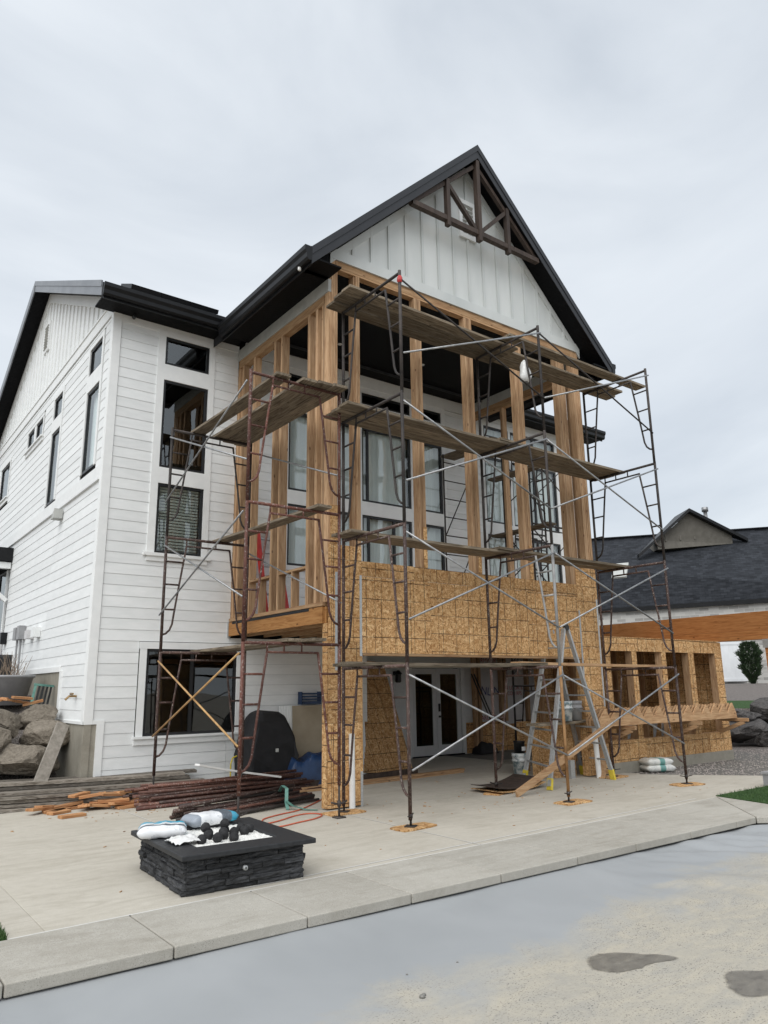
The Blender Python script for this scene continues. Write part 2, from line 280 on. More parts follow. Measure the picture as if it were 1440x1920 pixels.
def glass(name, tint, ior, base=.0, rough=.0):
    mt = bpy.data.materials.new(name); mt.use_nodes = True; t = mt.node_tree; t.nodes.clear()
    o = t.nodes.new('ShaderNodeOutputMaterial'); tr = t.nodes.new('ShaderNodeBsdfTransparent'); gl = t.nodes.new('ShaderNodeBsdfGlossy'); fr = t.nodes.new('ShaderNodeFresnel'); mi = t.nodes.new('ShaderNodeMixShader')
    tr.inputs[0].default_value = (*tint, 1); gl.inputs['Roughness'].default_value = rough; gl.inputs[0].default_value = (.92, .96, .97, 1); fr.inputs[0].default_value = ior
    tcn = t.nodes.new('ShaderNodeTexCoord'); nz = t.nodes.new('ShaderNodeTexNoise'); nz.inputs['Scale'].default_value = .9; bp = t.nodes.new('ShaderNodeBump'); bp.inputs['Strength'].default_value = .12; bp.inputs['Distance'].default_value = .05
    t.links.new(tcn.outputs['Object'], nz.inputs['Vector']); t.links.new(nz.outputs[0], bp.inputs['Height']); t.links.new(bp.outputs[0], gl.inputs['Normal'])
    ma = t.nodes.new('ShaderNodeMath'); ma.operation = 'MULTIPLY_ADD'; ma.inputs[1].default_value = 1 - base; ma.inputs[2].default_value = base; t.links.new(fr.outputs[0], ma.inputs[0]); ge = t.nodes.new('ShaderNodeNewGeometry'); m2 = t.nodes.new('ShaderNodeMath'); m2.operation = 'SUBTRACT'; m2.inputs[0].default_value = 1; t.links.new(ge.outputs['Backfacing'], m2.inputs[1]); m3 = t.nodes.new('ShaderNodeMath'); m3.operation = 'MULTIPLY'; t.links.new(ma.outputs[0], m3.inputs[0]); t.links.new(m2.outputs[0], m3.inputs[1]); t.links.new(m3.outputs[0], mi.inputs[0]); t.links.new(tr.outputs[0], mi.inputs[1]); t.links.new(gl.outputs[0], mi.inputs[2]); t.links.new(mi.outputs[0], o.inputs[0]); return mt
M['glass'] = glass('window_glass', (.95, .975, .97), 1.5, .08); M['glassdark'] = glass('dark_window_glass', (.6, .64, .64), 1.5, .05)
M['glassclear'] = glass('house_window_glass', (.75, .8, .8), 1.5, .10)
def bagmat(name, axis, bands, L_=.5):
    b = NB(name, .4); o = b.xyz(); c = (.72, .73, .74)
    x = b.ramp(b.math('ADD', b.math('MULTIPLY', o[axis], 1 / L_), .5), bands)
    tx = b.n('ShaderNodeTexNoise'); tx.inputs['Scale'].default_value = 1; b.l(b.vec((75, 45, 45), False), tx.inputs['Vector'])
    rw = b.math('GREATER_THAN', b.math('FRACT', b.math('MULTIPLY', o[1], 32.)), .45); blk = b.math('GREATER_THAN', b.noise(b.vec((1, 1, 1), False), 9, 1), .5)
    msk = b.math('MULTIPLY', b.math('MULTIPLY', b.math('MULTIPLY', b.math('GREATER_THAN', tx.outputs['Fac'], .47), rw), blk), .3)
    b.bump(b.noise(b.vec(), 9, 3), .35, .02)
    return b.done(b.mix(msk, x, (.2, .22, .25)))

# ------------------------------------------------------------------ mesh helpers
COL = sc.collection
def link(o): COL.objects.link(o); return o
def wmat(o):
    b = Matrix.LocRotScale(o.location, o.rotation_euler, o.scale)
    return (wmat(o.parent) @ o.matrix_parent_inverse @ b) if o.parent else b
def adopt(o, parent):
    if parent is not None:
        o.parent = parent; o.matrix_parent_inverse = wmat(parent).inverted()
    return o
class MB:
    def __init__(s): s.v = []; s.f = []
    def add(s, vs, fs):
        k = len(s.v); s.v += [tuple(p) for p in vs]; s.f += [tuple(i + k for i in f) for f in fs]; return s
    def box(s, x0, x1, y0, y1, z0, z1):
        return s.add([(x0, y0, z0), (x1, y0, z0), (x1, y1, z0), (x0, y1, z0), (x0, y0, z1), (x1, y0, z1), (x1, y1, z1), (x0, y1, z1)],
                     [(3, 2, 1, 0), (4, 5, 6, 7), (0, 1, 5, 4), (1, 2, 6, 5), (2, 3, 7, 6), (3, 0, 4, 7)])
    def obox(s, c, ax, ay, az):
        c = Vector(c); ax, ay, az = Vector(ax), Vector(ay), Vector(az)
        return s.add([c + i * ax + j * ay + k * az for k in (-1, 1) for j, i in ((-1, -1), (-1, 1), (1, 1), (1, -1))],
                     [(3, 2, 1, 0), (4, 5, 6, 7), (0, 1, 5, 4), (1, 2, 6, 5), (2, 3, 7, 6), (3, 0, 4, 7)])
    def beam(s, a, b, w, h, up=(0, 0, 1)):
        a, b = Vector(a), Vector(b); d = (b - a); n = d.normalized(); up = Vector(up)
        sd_ = n.cross(up)
        if sd_.length < 1e-4: sd_ = n.cross(Vector((0, 1, 0)))
        sd_.normalize(); u = sd_.cross(n)
        return s.obox((a + b) / 2, d / 2, sd_ * w / 2, u * h / 2)
    def tube(s, pts, r, n=8, cap=True):
        pts = [Vector(p) for p in pts]; k = len(s.v); up = None
        for i, p in enumerate(pts):
            t = (pts[min(i + 1, len(pts) - 1)] - pts[max(i - 1, 0)]).normalized()
            if up is None: up = Vector((0, 0, 1)) if abs(t.z) < .9 else Vector((1, 0, 0))
            sx = t.cross(up).normalized(); up = sx.cross(t)
            rr = r[i] if isinstance(r, (list, tuple)) else r
            for j in range(n):
                a = 2 * math.pi * j / n; s.v.append(tuple(p + sx * math.cos(a) * rr + up * math.sin(a) * rr))
        for i in range(len(pts) - 1):
            for j in range(n):
                a = k + i * n + j; b2 = k + i * n + (j + 1) % n; s.f.append((a, b2, b2 + n, a + n))
        if cap: s.f.append(tuple(k + j for j in reversed(range(n)))); s.f.append(tuple(k + (len(pts) - 1) * n + j for j in range(n)))
        return s
    def prism(s, poly, axis, a, b):
        def P(q, t): return {'x': (t, q[0], q[1]), 'y': (q[0], t, q[1]), 'z': (q[0], q[1], t)}[axis]
        n = len(poly)
        return s.add([P(q, a) for q in poly] + [P(q, b) for q in poly], [tuple(range(n)), tuple(range(2 * n - 1, n - 1, -1))] + [(i, i + n, (i + 1) % n + n, (i + 1) % n) for i in range(n)])
    def lathe(s, c, prof, n=20):
        k = len(s.v); c = Vector(c)
        for r, z in prof:
            for j in range(n): a = 2 * math.pi * j / n; s.v.append((c.x + r * math.cos(a), c.y + r * math.sin(a), c.z + z))
        for i in range(len(prof) - 1):
            for j in range(n): s.f.append((k + i * n + j, k + i * n + (j + 1) % n, k + (i + 1) * n + (j + 1) % n, k + (i + 1) * n + j))
        s.f.append(tuple(k + j for j in reversed(range(n)))); s.f.append(tuple(k + (len(prof) - 1) * n + j for j in range(n)))
        return s
    def mesh(s, name, mat, smooth=False, fix=True):
        me = bpy.data.meshes.new(name); me.from_pydata(s.v, [], s.f)
        if fix:
            bm = bmesh.new(); bm.from_mesh(me); bmesh.ops.recalc_face_normals(bm, faces=bm.faces); bm.to_mesh(me); bm.free()
        me.materials.append(M[mat] if isinstance(mat, str) else mat)
        if smooth: me.shade_smooth()
        me.update(); return me
    def build(s, name, mat, parent=None, smooth=False, fix=True):
        o = link(bpy.data.objects.new(name, s.mesh(name, mat, smooth, fix))); return adopt(o, parent)
def tag(o, label, cat, group=None, kind=None):
    if label: o['label'] = label
    if cat: o['category'] = cat
    if group: o['group'] = group
    if kind: o['kind'] = kind
    return o
def thing(name, label, cat, loc=(0, 0, 0), group=None):
    o = link(bpy.data.objects.new(name, None)); o.empty_display_size = .1; o.location = loc; return tag(o, label, cat, group)
def struct(o): o['kind'] = 'structure'; return o
def box(name, mat, parent, *a): return MB().box(*a).build(name, mat, parent, fix=False)
def bev(o, wd=.008, seg=2):
    b = o.modifiers.new('bevel', 'BEVEL'); b.width = wd; b.segments = seg; b.limit_method = 'ANGLE'; return o
def inst(me, name, parent=None, M4=None):
    o = link(bpy.data.objects.new(name, me))
    if parent is not None: o.parent = parent
    if M4 is not None:
        l, q, s_ = (wmat(parent).inverted() @ M4 if parent is not None else M4).decompose(); o.location = l; o.rotation_euler = q.to_euler(); o.scale = s_
    return o

# ------------------------------------------------------------------ setting: ground, patio, coping, gravel, turf
struct(MB().add([(-300, -300, -.9), (500, -300, -.9), (500, 500, -.9), (-300, 500, -.9)], [(0, 1, 2, 3)]).build('ground', 'dirt'))
patio = struct(box('patio', 'jointdark', None, -9, 13, -3.42, 5.5, -.5, -.012))
xs = [-9, -6.9, -4.6, -2.3, 0.02, 2.3, 4.6, 7.0]; ys = [-3.30, .02, 3.0, 5.45]
for i in range(len(xs) - 1):
    for j in range(len(ys) - 1):
        if xs[i] < -4.9 and j == 0: continue
        if xs[i] < -2.4 and j == 2: continue
        f0, f1 = (-3.345 + (xs[i] + 4.9) * .035, -3.345 + (xs[i + 1] + 4.9) * .035) if j == 0 else (ys[j] + .003,) * 2
        if j == 0 and xs[i] > 4: f1 = -2.86
        bev(MB().prism([(xs[i] + .003, f0), (xs[i + 1] - .003, f1), (xs[i + 1] - .003, ys[j + 1] - .003), (xs[i] + .003, ys[j + 1] - .003)], 'z', -.1, 0).build('slab', 'patio', patio), .004, 1)
# apron pieces that taper towards the gravel and the lawn
MB().prism([(7.003, -2.86), (9.2, -2.95), (7.003, -.35)], 'z', -.1, 0).build('slab', 'patio', patio)
MB().prism([(7.003, -.34), (7.15, -.3), (7.003, .0)], 'z', -.1, 0).build('slab', 'patio', patio)
MB().prism([(-4.86, -3.35), (-4.603, -3.34), (-4.603, -2.947), (-4.86, -2.947)], 'z', -.1, 0).build('slab', 'patio', patio)
MB().prism([(-9, -2.945), (-4.603, -2.945), (-4.603, .017), (-9, .017)], 'z', -.1, 0).build('slab', 'patio', patio)
# pale sealant joints
for a, b2 in (((-4.86, -3.347), (5.2, -2.995)), ((-2.9, -3.16), (4.9, -2.86))):
    d = Vector((b2[0] - a[0], b2[1] - a[1], 0)).normalized(); nrm = Vector((-d.y, d.x, 0)) * .012
    MB().add([Vector((*a, .003)) - nrm, Vector((*b2, .003)) - nrm, Vector((*b2, .003)) + nrm, Vector((*a, .003)) + nrm], [(0, 1, 2, 3)]).build('joint_sealant', 'grout', patio)
for x in (-2.3, .02):
    MB().add([(x - .007, -3.2, .003), (x + .007, -3.2, .003), (x + .007, 2.9, .003), (x - .007, 2.9, .003)], [(0, 1, 2, 3)]).build('joint_sealant', 'grout', patio)
coping = struct(box('pool_coping', 'jointdark', None, -9, 3.9, -4.1, -3.6, -.5, -.03))
cx = [-9, -7.2, -6.1, -5.05, -3.97, -2.89, -1.85, -.76, .36, 1.36, 2.45, 3.5]
yb = lambda x: -3.35 + (x + 4.9) * .035
def slabpoly(poly, name='coping_slab'):
    o = MB().prism(poly, 'z', -.078, .004).build(name, 'coping', coping); bev(o, .010, 3); return o
for i in range(len(cx) - 1): slabpoly([(cx[i] + .005, -4.27), (cx[i + 1] - .005, -4.27), (cx[i + 1] - .005, yb(cx[i + 1])), (cx[i] + .005, yb(cx[i]))])
slabpoly([(3.506, -4.27), (3.975, -4.27), (5.27, -2.985), (3.506, yb(3.506))])
slabpoly([(3.99, -4.275), (5.4, -5.3), (6.3, -4.6), (5.15, -3.9), (5.34, -2.965), (5.285, -2.99)])
slabpoly([(5.41, -5.31), (8, -7.3), (9, -6.6), (6.31, -4.61)])
for poly, nb, nm in (([(5.36, -2.92), (7.1, -2.9), (9.6, -3.0), (13, -4.5), (10, -6.8), (6.32, -4.55), (5.17, -3.9)], 9000, 'lawn_strip'), ([(-4.865, -3.34), (-4.865, -2.95), (-8.5, -2.95), (-8.5, -3.34)], 6000, 'lawn_corner')):
    g = MB().prism(poly, 'z', -.2, .012).build(nm, 'turf'); struct(g)
    mbb = MB(); bx0, bx1 = min(p[0] for p in poly), max(p[0] for p in poly); by0, by1 = min(p[1] for p in poly), max(p[1] for p in poly)
    def inside(x, y):
        c = False; n = len(poly)
        for i in range(n):
            (xa, ya), (xb, yb) = poly[i], poly[(i + 1) % n]
            if (ya > y) != (yb > y) and x < (xb - xa) * (y - ya) / (yb - ya) + xa: c = not c
        return c
    k = 0
    while k < nb:
        x = random.uniform(bx0, min(bx1, bx0 + 3.2)) if nm == 'lawn_strip' else random.uniform(bx1 - .9, bx1); y = random.uniform(by0, by1)
        if not inside(x, y): k += .2; continue
        k += 1; a = random.uniform(0, 6.3); h = random.uniform(.025, .055); wv = .004
        mbb.add([(x - wv * math.cos(a), y - wv * math.sin(a), .01), (x + wv * math.cos(a), y + wv * math.sin(a), .01), (x + random.uniform(-.02, .02), y + random.uniform(-.02, .02), .01 + h)], [(0, 1, 2)])
    o = mbb.build('grass', 'blade', None, fix=False); tag(o, 'short green turf blades ' + ('at the right edge of the concrete' if nm == 'lawn_strip' else 'at the left end of the coping'), 'grass', kind='stuff')
# gravel yard on the right and its pebbles
struct(MB().prism([(7.0, .05), (7.16, -.3), (9.3, -2.98), (13, -4.5), (30, -8), (40, 30), (7.0, 30)], 'z', -.3, -.015).build('gravel_yard', 'gravel'))
pm_ = MB()
for k in range(5200):
    t = random.random() ** 1.5; x = 7.1 + t * 7; y = random.uniform(-3.2, 1.2)
    if x < 9.3 and y < -.3 - (x - 7.16) * 1.26 + .05: continue
    if x < 11.3 and y > -.02: continue
    r = random.uniform(.009, .024); q = [(r, 0, 0), (-r, 0, 0), (0, r, 0), (0, -r, 0), (0, 0, r * .7), (0, 0, -r * .7)]
    a = random.uniform(0, 6.3); ca, sa = math.cos(a), math.sin(a)
    pm_.add([(x + p[0] * ca - p[1] * sa * random.uniform(.7, 1), y + p[0] * sa + p[1] * ca, -.01 + p[2]) for p in q], [(0, 2, 4), (2, 1, 4), (1, 3, 4), (3, 0, 4), (2, 0, 5), (1, 2, 5), (3, 1, 5), (0, 3, 5)])
tag(pm_.build('pebbles', 'pebble', None, fix=False), 'loose mixed gravel beside the unfinished wing', 'gravel', kind='stuff')
# terrace behind the boulders on the right, rising to the fence
T0 = Vector((15.0, 5.5)); 
def tgrid(name, mat, rows):
    mb = MB(); n = len(rows[0])
    for rw in rows: mb.v += [tuple(p) for p in rw]
    for i in range(len(rows) - 1):
        for j in range(n - 1): mb.f.append((i * n + j, i * n + j + 1, (i + 1) * n + j + 1, (i + 1) * n + j))
    return struct(mb.build(name, mat))
def dirrow(dist, z, half=22):
    dv = Vector((.84, .54)); pv = Vector((.54, -.84)); b0 = Vector((CAM.x, CAM.y)) + dv * dist
    return [(b0.x + pv.x * t, b0.y + pv.y * t, z) for t in (-half, 0, half)]
tgrid('terrace_bank', 'gravel', [dirrow(25.2, -.05), dirrow(25.6, .96)])
tgrid('terrace_lawn', 'turf', [dirrow(25.6, .962), dirrow(32, 1.05)])
tgrid('gravel_slope', 'gravel', [dirrow(32, 1.052, 30), dirrow(46, 1.62, 30), dirrow(60, 1.7, 40), dirrow(140, 1.8, 100)])
# left bank
def lz(x, y):
    return max(-.02, min(1.7, (y - 3.75) * .52)) if x < -2.5 else 0
rows = []
for i in range(15):
    y = 3.3 + i * .45; rows.append([(x, y, (lz(x, y) + mnoise.noise((x * 2, y * 2, 3)) * .06) if y > 3.6 else -.02) for x in [-9 + j * .42 for j in range(16)]])
rows.append([(p[0], 22, 2.4) for p in rows[-1]])
tgrid('gravel_bank', 'gravel', rows)

# pool cover: one slack sheet with folds near the far right corner
mb = MB(); NX, NY = 300, 90
def cz(x, y):
    dd = -4.2 - y
    z = -.083 - .075 * (1 - math.exp(-max(dd, 0) * .5)) - .02 * max(dd, 0)
    e = math.exp(-max(dd, 0) * 1.0)
    z += .012 * mnoise.noise((x * 1.1, y * .8, 0)) + e * (.022 * mnoise.noise((x * 2.6, y * 1.0, 5)) + .016 * mnoise.noise((x * 6, y * 2, 8))) * (1 if x > 0 else .4) * min(1, max(dd, 0) * 6)
    if x > .2:
        k = min(1, (x - .2) / 2.5); s = x * .9 + y * 1.3; z += k * .10 * (1 - math.exp(-max(dd, 0) * 3)) * mnoise.noise((s * 1.6, (x - y) * .35, 9)) + k * .035 * abs(mnoise.noise((s * 3.1, (x - y) * .5, 2))) * e
        z -= k * .03 * math.exp(-dd * 3)
        z += k * min(1, max(dd, 0) * 5) * math.exp(-dd * 1.1) * (.045 * abs(mnoise.noise((x * 2.2 + y * 1.1, y * .7, 12))) + .02 * mnoise.noise((x * 5 + y * 2, y * 1.5, 15)))
    return z
for j in range(NY + 1):
    for i in range(NX + 1):
        x = -9 + 17 * i / NX; y = -4.16 - 5.1 * (j / NY) ** 1.25
        if x > 3.9: y = min(y, -4.16 - (x - 3.9) * .74 - 5.1 * (j / NY) ** 1.25 * .6)
        mb.v.append((x, y, cz(x, y)))
for j in range(NY):
    for i in range(NX): a = j * (NX + 1) + i; mb.f.append((a, a + 1, a + NX + 2, a + NX + 1))
pc = mb.build('pool_cover', 'cover', None, True); tag(pc, 'slack grey pool cover dusted with beige silt in front of the coping', 'pool cover')
def puddle(name, pts, label):
    k = []; pts = [(p[0] - .03, p[1] - .09) for p in pts]
    n = len(pts)
    for i in range(n):       # smooth outline
        p0, p1, p2, p3 = (Vector(pts[(i + d) % n]) for d in (-1, 0, 1, 2))
        for t in (0, .125, .25, .375, .5, .625, .75, .875): k.append(.5 * ((2 * p1) + (-p0 + p2) * t + (2 * p0 - 5 * p1 + 4 * p2 - p3) * t * t + (-p0 + 3 * p1 - 3 * p2 + p3) * t ** 3))
    k = [q + Vector((mnoise.noise((q.x * 25, q.y * 25, 1)), mnoise.noise((q.x * 25, q.y * 25, 7)))) * .016 for q in k]
    c = sum(k, Vector((0, 0))) / len(k); mb = MB(); nk = len(k); rings = ((1, 0), (.86, .55), (.62, 1), (.02, 1)); at = []
    for sc__, al in rings:
        for q in k: p_ = c + (q - c) * sc__; mb.v.append((p_.x, p_.y, cz(p_.x, p_.y) + .0035)); at.append(al)
    for r_ in range(3):
        for i in range(nk): mb.f.append((r_ * nk + i, r_ * nk + (i + 1) % nk, (r_ + 1) * nk + (i + 1) % nk, (r_ + 1) * nk + i))
    o = mb.build(name, 'wetpatch', None); a_ = o.data.attributes.new('edge', 'FLOAT', 'POINT')
    for i, v_ in enumerate(at): a_.data[i].value = v_
    return tag(o, label, 'puddle')
puddle('puddle', [(-1.66, -5.92), (-1.5, -5.78), (-1.28, -5.83), (-1.12, -5.98), (-.98, -6.1), (-.99, -6.2), (-1.2, -6.14), (-1.42, -6.13), (-1.6, -6.06)], 'dark wet silt patch with a tail, left of the two on the cover')
puddle('puddle', [(-1.2, -6.66), (-.95, -6.5), (-.72, -6.62), (-.5, -6.75), (-.55, -6.95), (-.85, -6.98), (-1.02, -6.9), (-1.22, -6.8)], 'dark wet silt patch at the right edge of the cover')
db = MB()
for q in ((-2.9, -5.68, .02), (-2.87, -5.66, .014), (-2.77, -5.36, .008), (-2.35, -5.4, .008)):
    db.lathe((q[0], q[1], cz(q[0], q[1])), [(q[2], 0), (q[2] * .9, q[2] * .6), (q[2] * .2, q[2])], 8)
tag(db.build('mud_clod', 'wet', None, True), 'small dark mud clods on the pool cover near the lower edge', 'mud', kind='stuff')

# ------------------------------------------------------------------ house
WY, WX = 3.5, -2.55               # planes of the back wall (facing the patio) and of the left side wall
def P(ax, u, z, d):               # point on a wall: d = metres proud of the wall plane
    return (u, WY - d, z) if ax == 'y' else (WX - d, u, z)
def wbox(mb, ax, u0, u1, z0, z1, d0, d1):
    a, b = P(ax, u0, z0, d0), P(ax, u1, z1, d1)
    return mb.box(min(a[0], b[0]), max(a[0], b[0]), min(a[1], b[1]), max(a[1], b[1]), z0, z1)
def holed(ax, u0, u1, z0, z1, holes, d0=-.18, d1=0):
    mb = MB(); us = sorted({u0, u1, *[h[0] for h in holes], *[h[1] for h in holes]}); zs = sorted({z0, z1, *[h[2] for h in holes], *[h[3] for h in holes]})
    us = [u for u in us if u0 <= u <= u1]; zs = [z for z in zs if z0 <= z <= z1]
    for i in range(len(us) - 1):
        j = 0
        while j < len(zs) - 1:
            def solid(jj): return not any(h[0] < (us[i] + us[i + 1]) / 2 < h[1] and h[2] < (zs[jj] + zs[jj + 1]) / 2 < h[3] for h in holes)
            if not solid(j): j += 1; continue
            k = j
            while k + 1 < len(zs) - 1 and solid(k + 1): k += 1
            wbox(mb, ax, us[i], us[i + 1], zs[j], zs[k + 1], d0, d1); j = k + 1
    return mb
EXP = .1945
def siding(parent, ax, u0, u1, z0, z1, cuts, base=.06, maxlen=3.66):
    k = math.floor((z0 - base) / EXP)
    while base + k * EXP < z1 - .02:
        a, b = max(z0, base + k * EXP), min(z1, base + (k + 1) * EXP + .012); k += 1
        iv = [(u0, u1)]
        for c in cuts:
            if c[2] < b - .03 and c[3] > a + .05:
                nv = []
                for p, q in iv:
                    if c[1] <= p or c[0] >= q: nv.append((p, q)); continue
                    if c[0] > p + .02: nv.append((p, c[0]))
                    if c[1] < q - .02: nv.append((c[1], q))
                iv = nv
        for p, q in iv:
            segs = [(p, q)]
            if q - p > 4: t = p + (q - p) * random.choice((.3, .42, .55, .68)); segs = [(p, t - .0015), (t + .0015, q)]
            for s0, s1 in segs:
                pts = []
                for u in (s0, s1): pts += [P(ax, u, a + .0025, .0005), P(ax, u, a + .0025, .019), P(ax, u, b - .012, .012), P(ax, u, b - .012, .0005)]
                MB().add(pts, [(0, 1, 2, 3), (7, 6, 5, 4), (0, 4, 5, 1), (1, 5, 6, 2), (2, 6, 7, 3), (3, 7, 4, 0)]).build('siding_board', 'paint', parent)
def window(house, ax, u0, u1, z0, z1, mull=(), glassm='glass', back=None, fr=.05, rails=()):
    mb = MB()
    for a in ((u0, u1, z0, z0 + fr), (u0, u1, z1 - fr, z1), (u0, u0 + fr, z0 + fr, z1 - fr), (u1 - fr, u1, z0 + fr, z1 - fr)): wbox(mb, ax, *a, -.06, .012)
    for q in mull: wbox(mb, ax, q - .03, q + .03, z0 + fr, z1 - fr, -.05, .004)
    for q in rails: wbox(mb, ax, u0 + fr, u1 - fr, q - .02, q + .02, -.07, .002)
    wdw = mb.build('window', 'frame', house)
    es = [u0 + fr] + [e for q in mull for e in (q - .03, q + .03)] + [u1 - fr]
    for i in range(0, len(es), 2): wbox(MB(), ax, es[i], es[i + 1], z0 + fr, z1 - fr, -.02, -.014).build('pane', glassm, wdw)
    if back == 'curtain':
        mb = MB(); n = max(6, int((u1 - u0) / .05)); vs = []
        for i in range(n + 1):
            u = u0 + .004 + (u1 - u0 - .008) * i / n; d = -.13 + .025 * math.sin(i * 1.7) + .01 * math.sin(i * .6)
            vs += [P(ax, u, z0 + .004, d), P(ax, u, z1 - .004, d)]
        mb.add(vs, [(2 * i, 2 * i + 2, 2 * i + 3, 2 * i + 1) for i in range(n)]).build('curtain', 'curtain', wdw, True)
    if back == 'blind':
        mb = MB(); z = z0 + .04
        while z < z1 - .03:
            a, b, c, d = P(ax, u0 + .05, z, -.115), P(ax, u1 - .05, z, -.115), P(ax, u1 - .05, z + .036, -.095), P(ax, u0 + .05, z + .036, -.095); mb.add([a, b, c, d], [(0, 1, 2, 3)]); z += .058
        mb.build('blind', 'blind', wdw, fix=False)
    return wdw
def trimframe(parent, ax, u0, u1, z0, z1, wd=.1, sill=True, d=.034):
    mb = MB()
    for a in ((u0 - wd, u0, z0, z1), (u1, u1 + wd, z0, z1), (u0 - wd - .015, u1 + wd + .015, z1, z1 + wd)): wbox(mb, ax, *a, .0, d + (.004 if a[3] > z1 else 0))
    wbox(mb, ax, u0 - wd - .03, u1 + wd + .03, z0 - (.135 if sill else .09), z0, 0, d + .012)
    if sill: wbox(mb, ax, u0 - wd - .05, u1 + wd + .05, z0 - .035, z0 + .004, 0, d + .05)
    return mb.build('window_trim', 'trim', parent)

house = thing('house', 'large white lap sided house with black windows behind the timber porch', 'house', (WX, WY, 0))
# back wall, upper storey and lower left part
LW = [(-1.56, -.65, 7.91, 8.49), (-1.56, -.65, 5.83, 7.59), (-1.56, -.65, 4.19, 5.52)]
SL = [(-1.58, .16, .96, 2.46)]
BW = [(1.2, 3.02, 5.8, 7.57), (3.1, 4.53, 5.81, 7.57), (4.92, 5.53, 5.81, 7.55), (1.2, 3.02, 8.14, 8.42), (3.1, 4.53, 8.14, 8.42), (4.92, 5.53, 8.14, 8.42), (1.2, 3.02, 4.2, 5.5), (3.1, 4.53, 4.2, 5.5), (4.92, 5.53, 4.2, 5.5)]
RW = [(7.0, 7.92, 5.81, 7.57), (8.0, 9.78, 5.81, 7.57), (7.0, 7.92, 8.12, 8.42), (8.0, 9.78, 8.12, 8.42), (7.0, 7.92, 4.2, 5.5), (8.0, 9.78, 4.2, 5.5)]
wall_front = MB(); wall_front = holed('y', WX, 11.0, 2.75, 8.86, LW + BW + RW); low = holed('y', WX, 3.2, -.1, 2.75, SL)
wall_front.add(low.v, low.f); wf = wall_front.build('wall', 'grooveshade', house)
siding(wf, 'y', WX + .13, -.003, .1, 8.68, [(-1.7, -.53, 4.14, 8.62), (-1.72, .3, .86, 2.6), (-3, -2.26, 0, 1.2)])
siding(wf, 'y', .003, 3.2, .1, 2.7, [(-1.7, .3, .86, 2.6)])
siding(wf, 'y', .16, 6.5, 3.06, 8.55, [(1.06, 5.68, 4.14, 8.55)])
siding(wf, 'y', 6.68, 10.9, 2.9, 8.6, [(6.86, 9.93, 4.14, 8.56)])
# trim groups around the windows
mb = MB()
for a in ((-1.7, -1.56, 4.1, 8.6), (-.65, -.53, 4.1, 8.6), (-1.56, -.65, 8.49, 8.6), (-1.56, -.65, 7.59, 7.91), (-1.56, -.65, 5.52, 5.83)): wbox(mb, 'y', *a, 0, .036)
wbox(mb, 'y', -1.76, -.47, 4.13, 4.19, 0, .075); wbox(mb, 'y', -1.7, -.53, 4.04, 4.13, 0, .045)
mb.build('window_trim', 'trim', house)
for W, u0, u1 in ((BW, 1.06, 5.66), (RW, 6.86, 9.92)):
    mb = holed('y', u0, u1, 4.1, 8.55, W, 0, .034); mb.build('window_trim', 'trim', house)
trimframe(house, 'y', *SL[0], wd=.12)
wbox(MB(), 'y', -2.36, -2.24, .02, 1.2, 0, .04).build('corner_board', 'trim', house)
wbox(MB(), 'y', WX + .122, -2.235, 1.2, 1.262, 0, .036).build('skirt_board', 'trim', house)
wbox(MB(), 'y', WX - .03, WX + .12, 1.2, 8.72, -.01, .038).build('corner_board', 'trim', house)
wbox(MB(), 'y', WX + .12, -.005, 8.56, 8.70, 0, .03).build('frieze_board', 'trim', house)
wbox(MB(), 'y', .14, 6.5, 8.55, 8.83, 0, .05).build('frieze_board', 'trim', house)
wbox(MB(), 'y', 6.68, 10.95, 8.56, 8.70, 0, .03).build('frieze_board', 'trim', house)
window(house, 'y', *LW[0], glassm='glassclear'); window(house, 'y', *LW[1], glassm='glassclear'); window(house, 'y', *LW[2], back='blind')
window(house, 'y', *SL[0], mull=(-.72,), glassm='glassdark')
for b in BW[:3]: window(house, 'y', *b, back='curtain', mull=((3.28,) if b[0] == 3.1 else ()))
for b in BW[3:6]: window(house, 'y', *b, glassm='glassdark')
for b in BW[6:]: window(house, 'y', *b, back='curtain', mull=((3.3, 4.02) if b[0] == 3.1 else ()))
for b in RW: window(house, 'y', *b, back='curtain', mull=((8.9,) if b[0] == 8.0 else ()))
# left side wall
LS = [(4.12, 4.96, 7.9, 8.48), (4.12, 4.96, 5.85, 7.55), (7.05, 7.8, 7.82, 8.34), (7.05, 7.8, 5.8, 7.5), (8.88, 9.6, 7.78, 8.28), (9.8, 10.52, 7.78, 8.28), (12.75, 14.0, 7.08, 8.14), (11.5, 12.6, 2.7, 4.85)]
mb = holed('x', WY + .18, 15.6, -.1, 8.86, LS)
wl = mb.build('wall', 'grooveshade', house)
siding(wl, 'x', WY - .02, 15.5, 1.24, 8.7, [(4.0, 5.06, 5.5, 8.6), (6.94, 7.92, 5.5, 8.45), (8.75, 10.64, 7.68, 8.4), (12.64, 14.1, 6.98, 8.26), (3, 14.0, 5.5, 5.74), (5.25, 16, 0, 2.14), (11.2, 12.9, 2, 5.2), (WY - .1, WY + .1, 0, 9)], 0.06, 5)
for i, b in enumerate(LS[:7]):
    window(house, 'x', *b, glassm='glass', back='curtain' if i in (1, 3) else None)
for g in ((4.12, 4.96, 5.85, 7.55, 8.48, 7.9), (7.05, 7.8, 5.8, 7.5, 8.34, 7.82)):
    mb = MB()
    for a in ((g[0] - .1, g[0], g[2], g[4] + .1), (g[1], g[1] + .1, g[2], g[4] + .1), (g[0], g[1], g[4], g[4] + .1), (g[0], g[1], g[3], g[5])): wbox(mb, 'x', *a, 0, .034)
    mb.build('window_trim', 'trim', house)
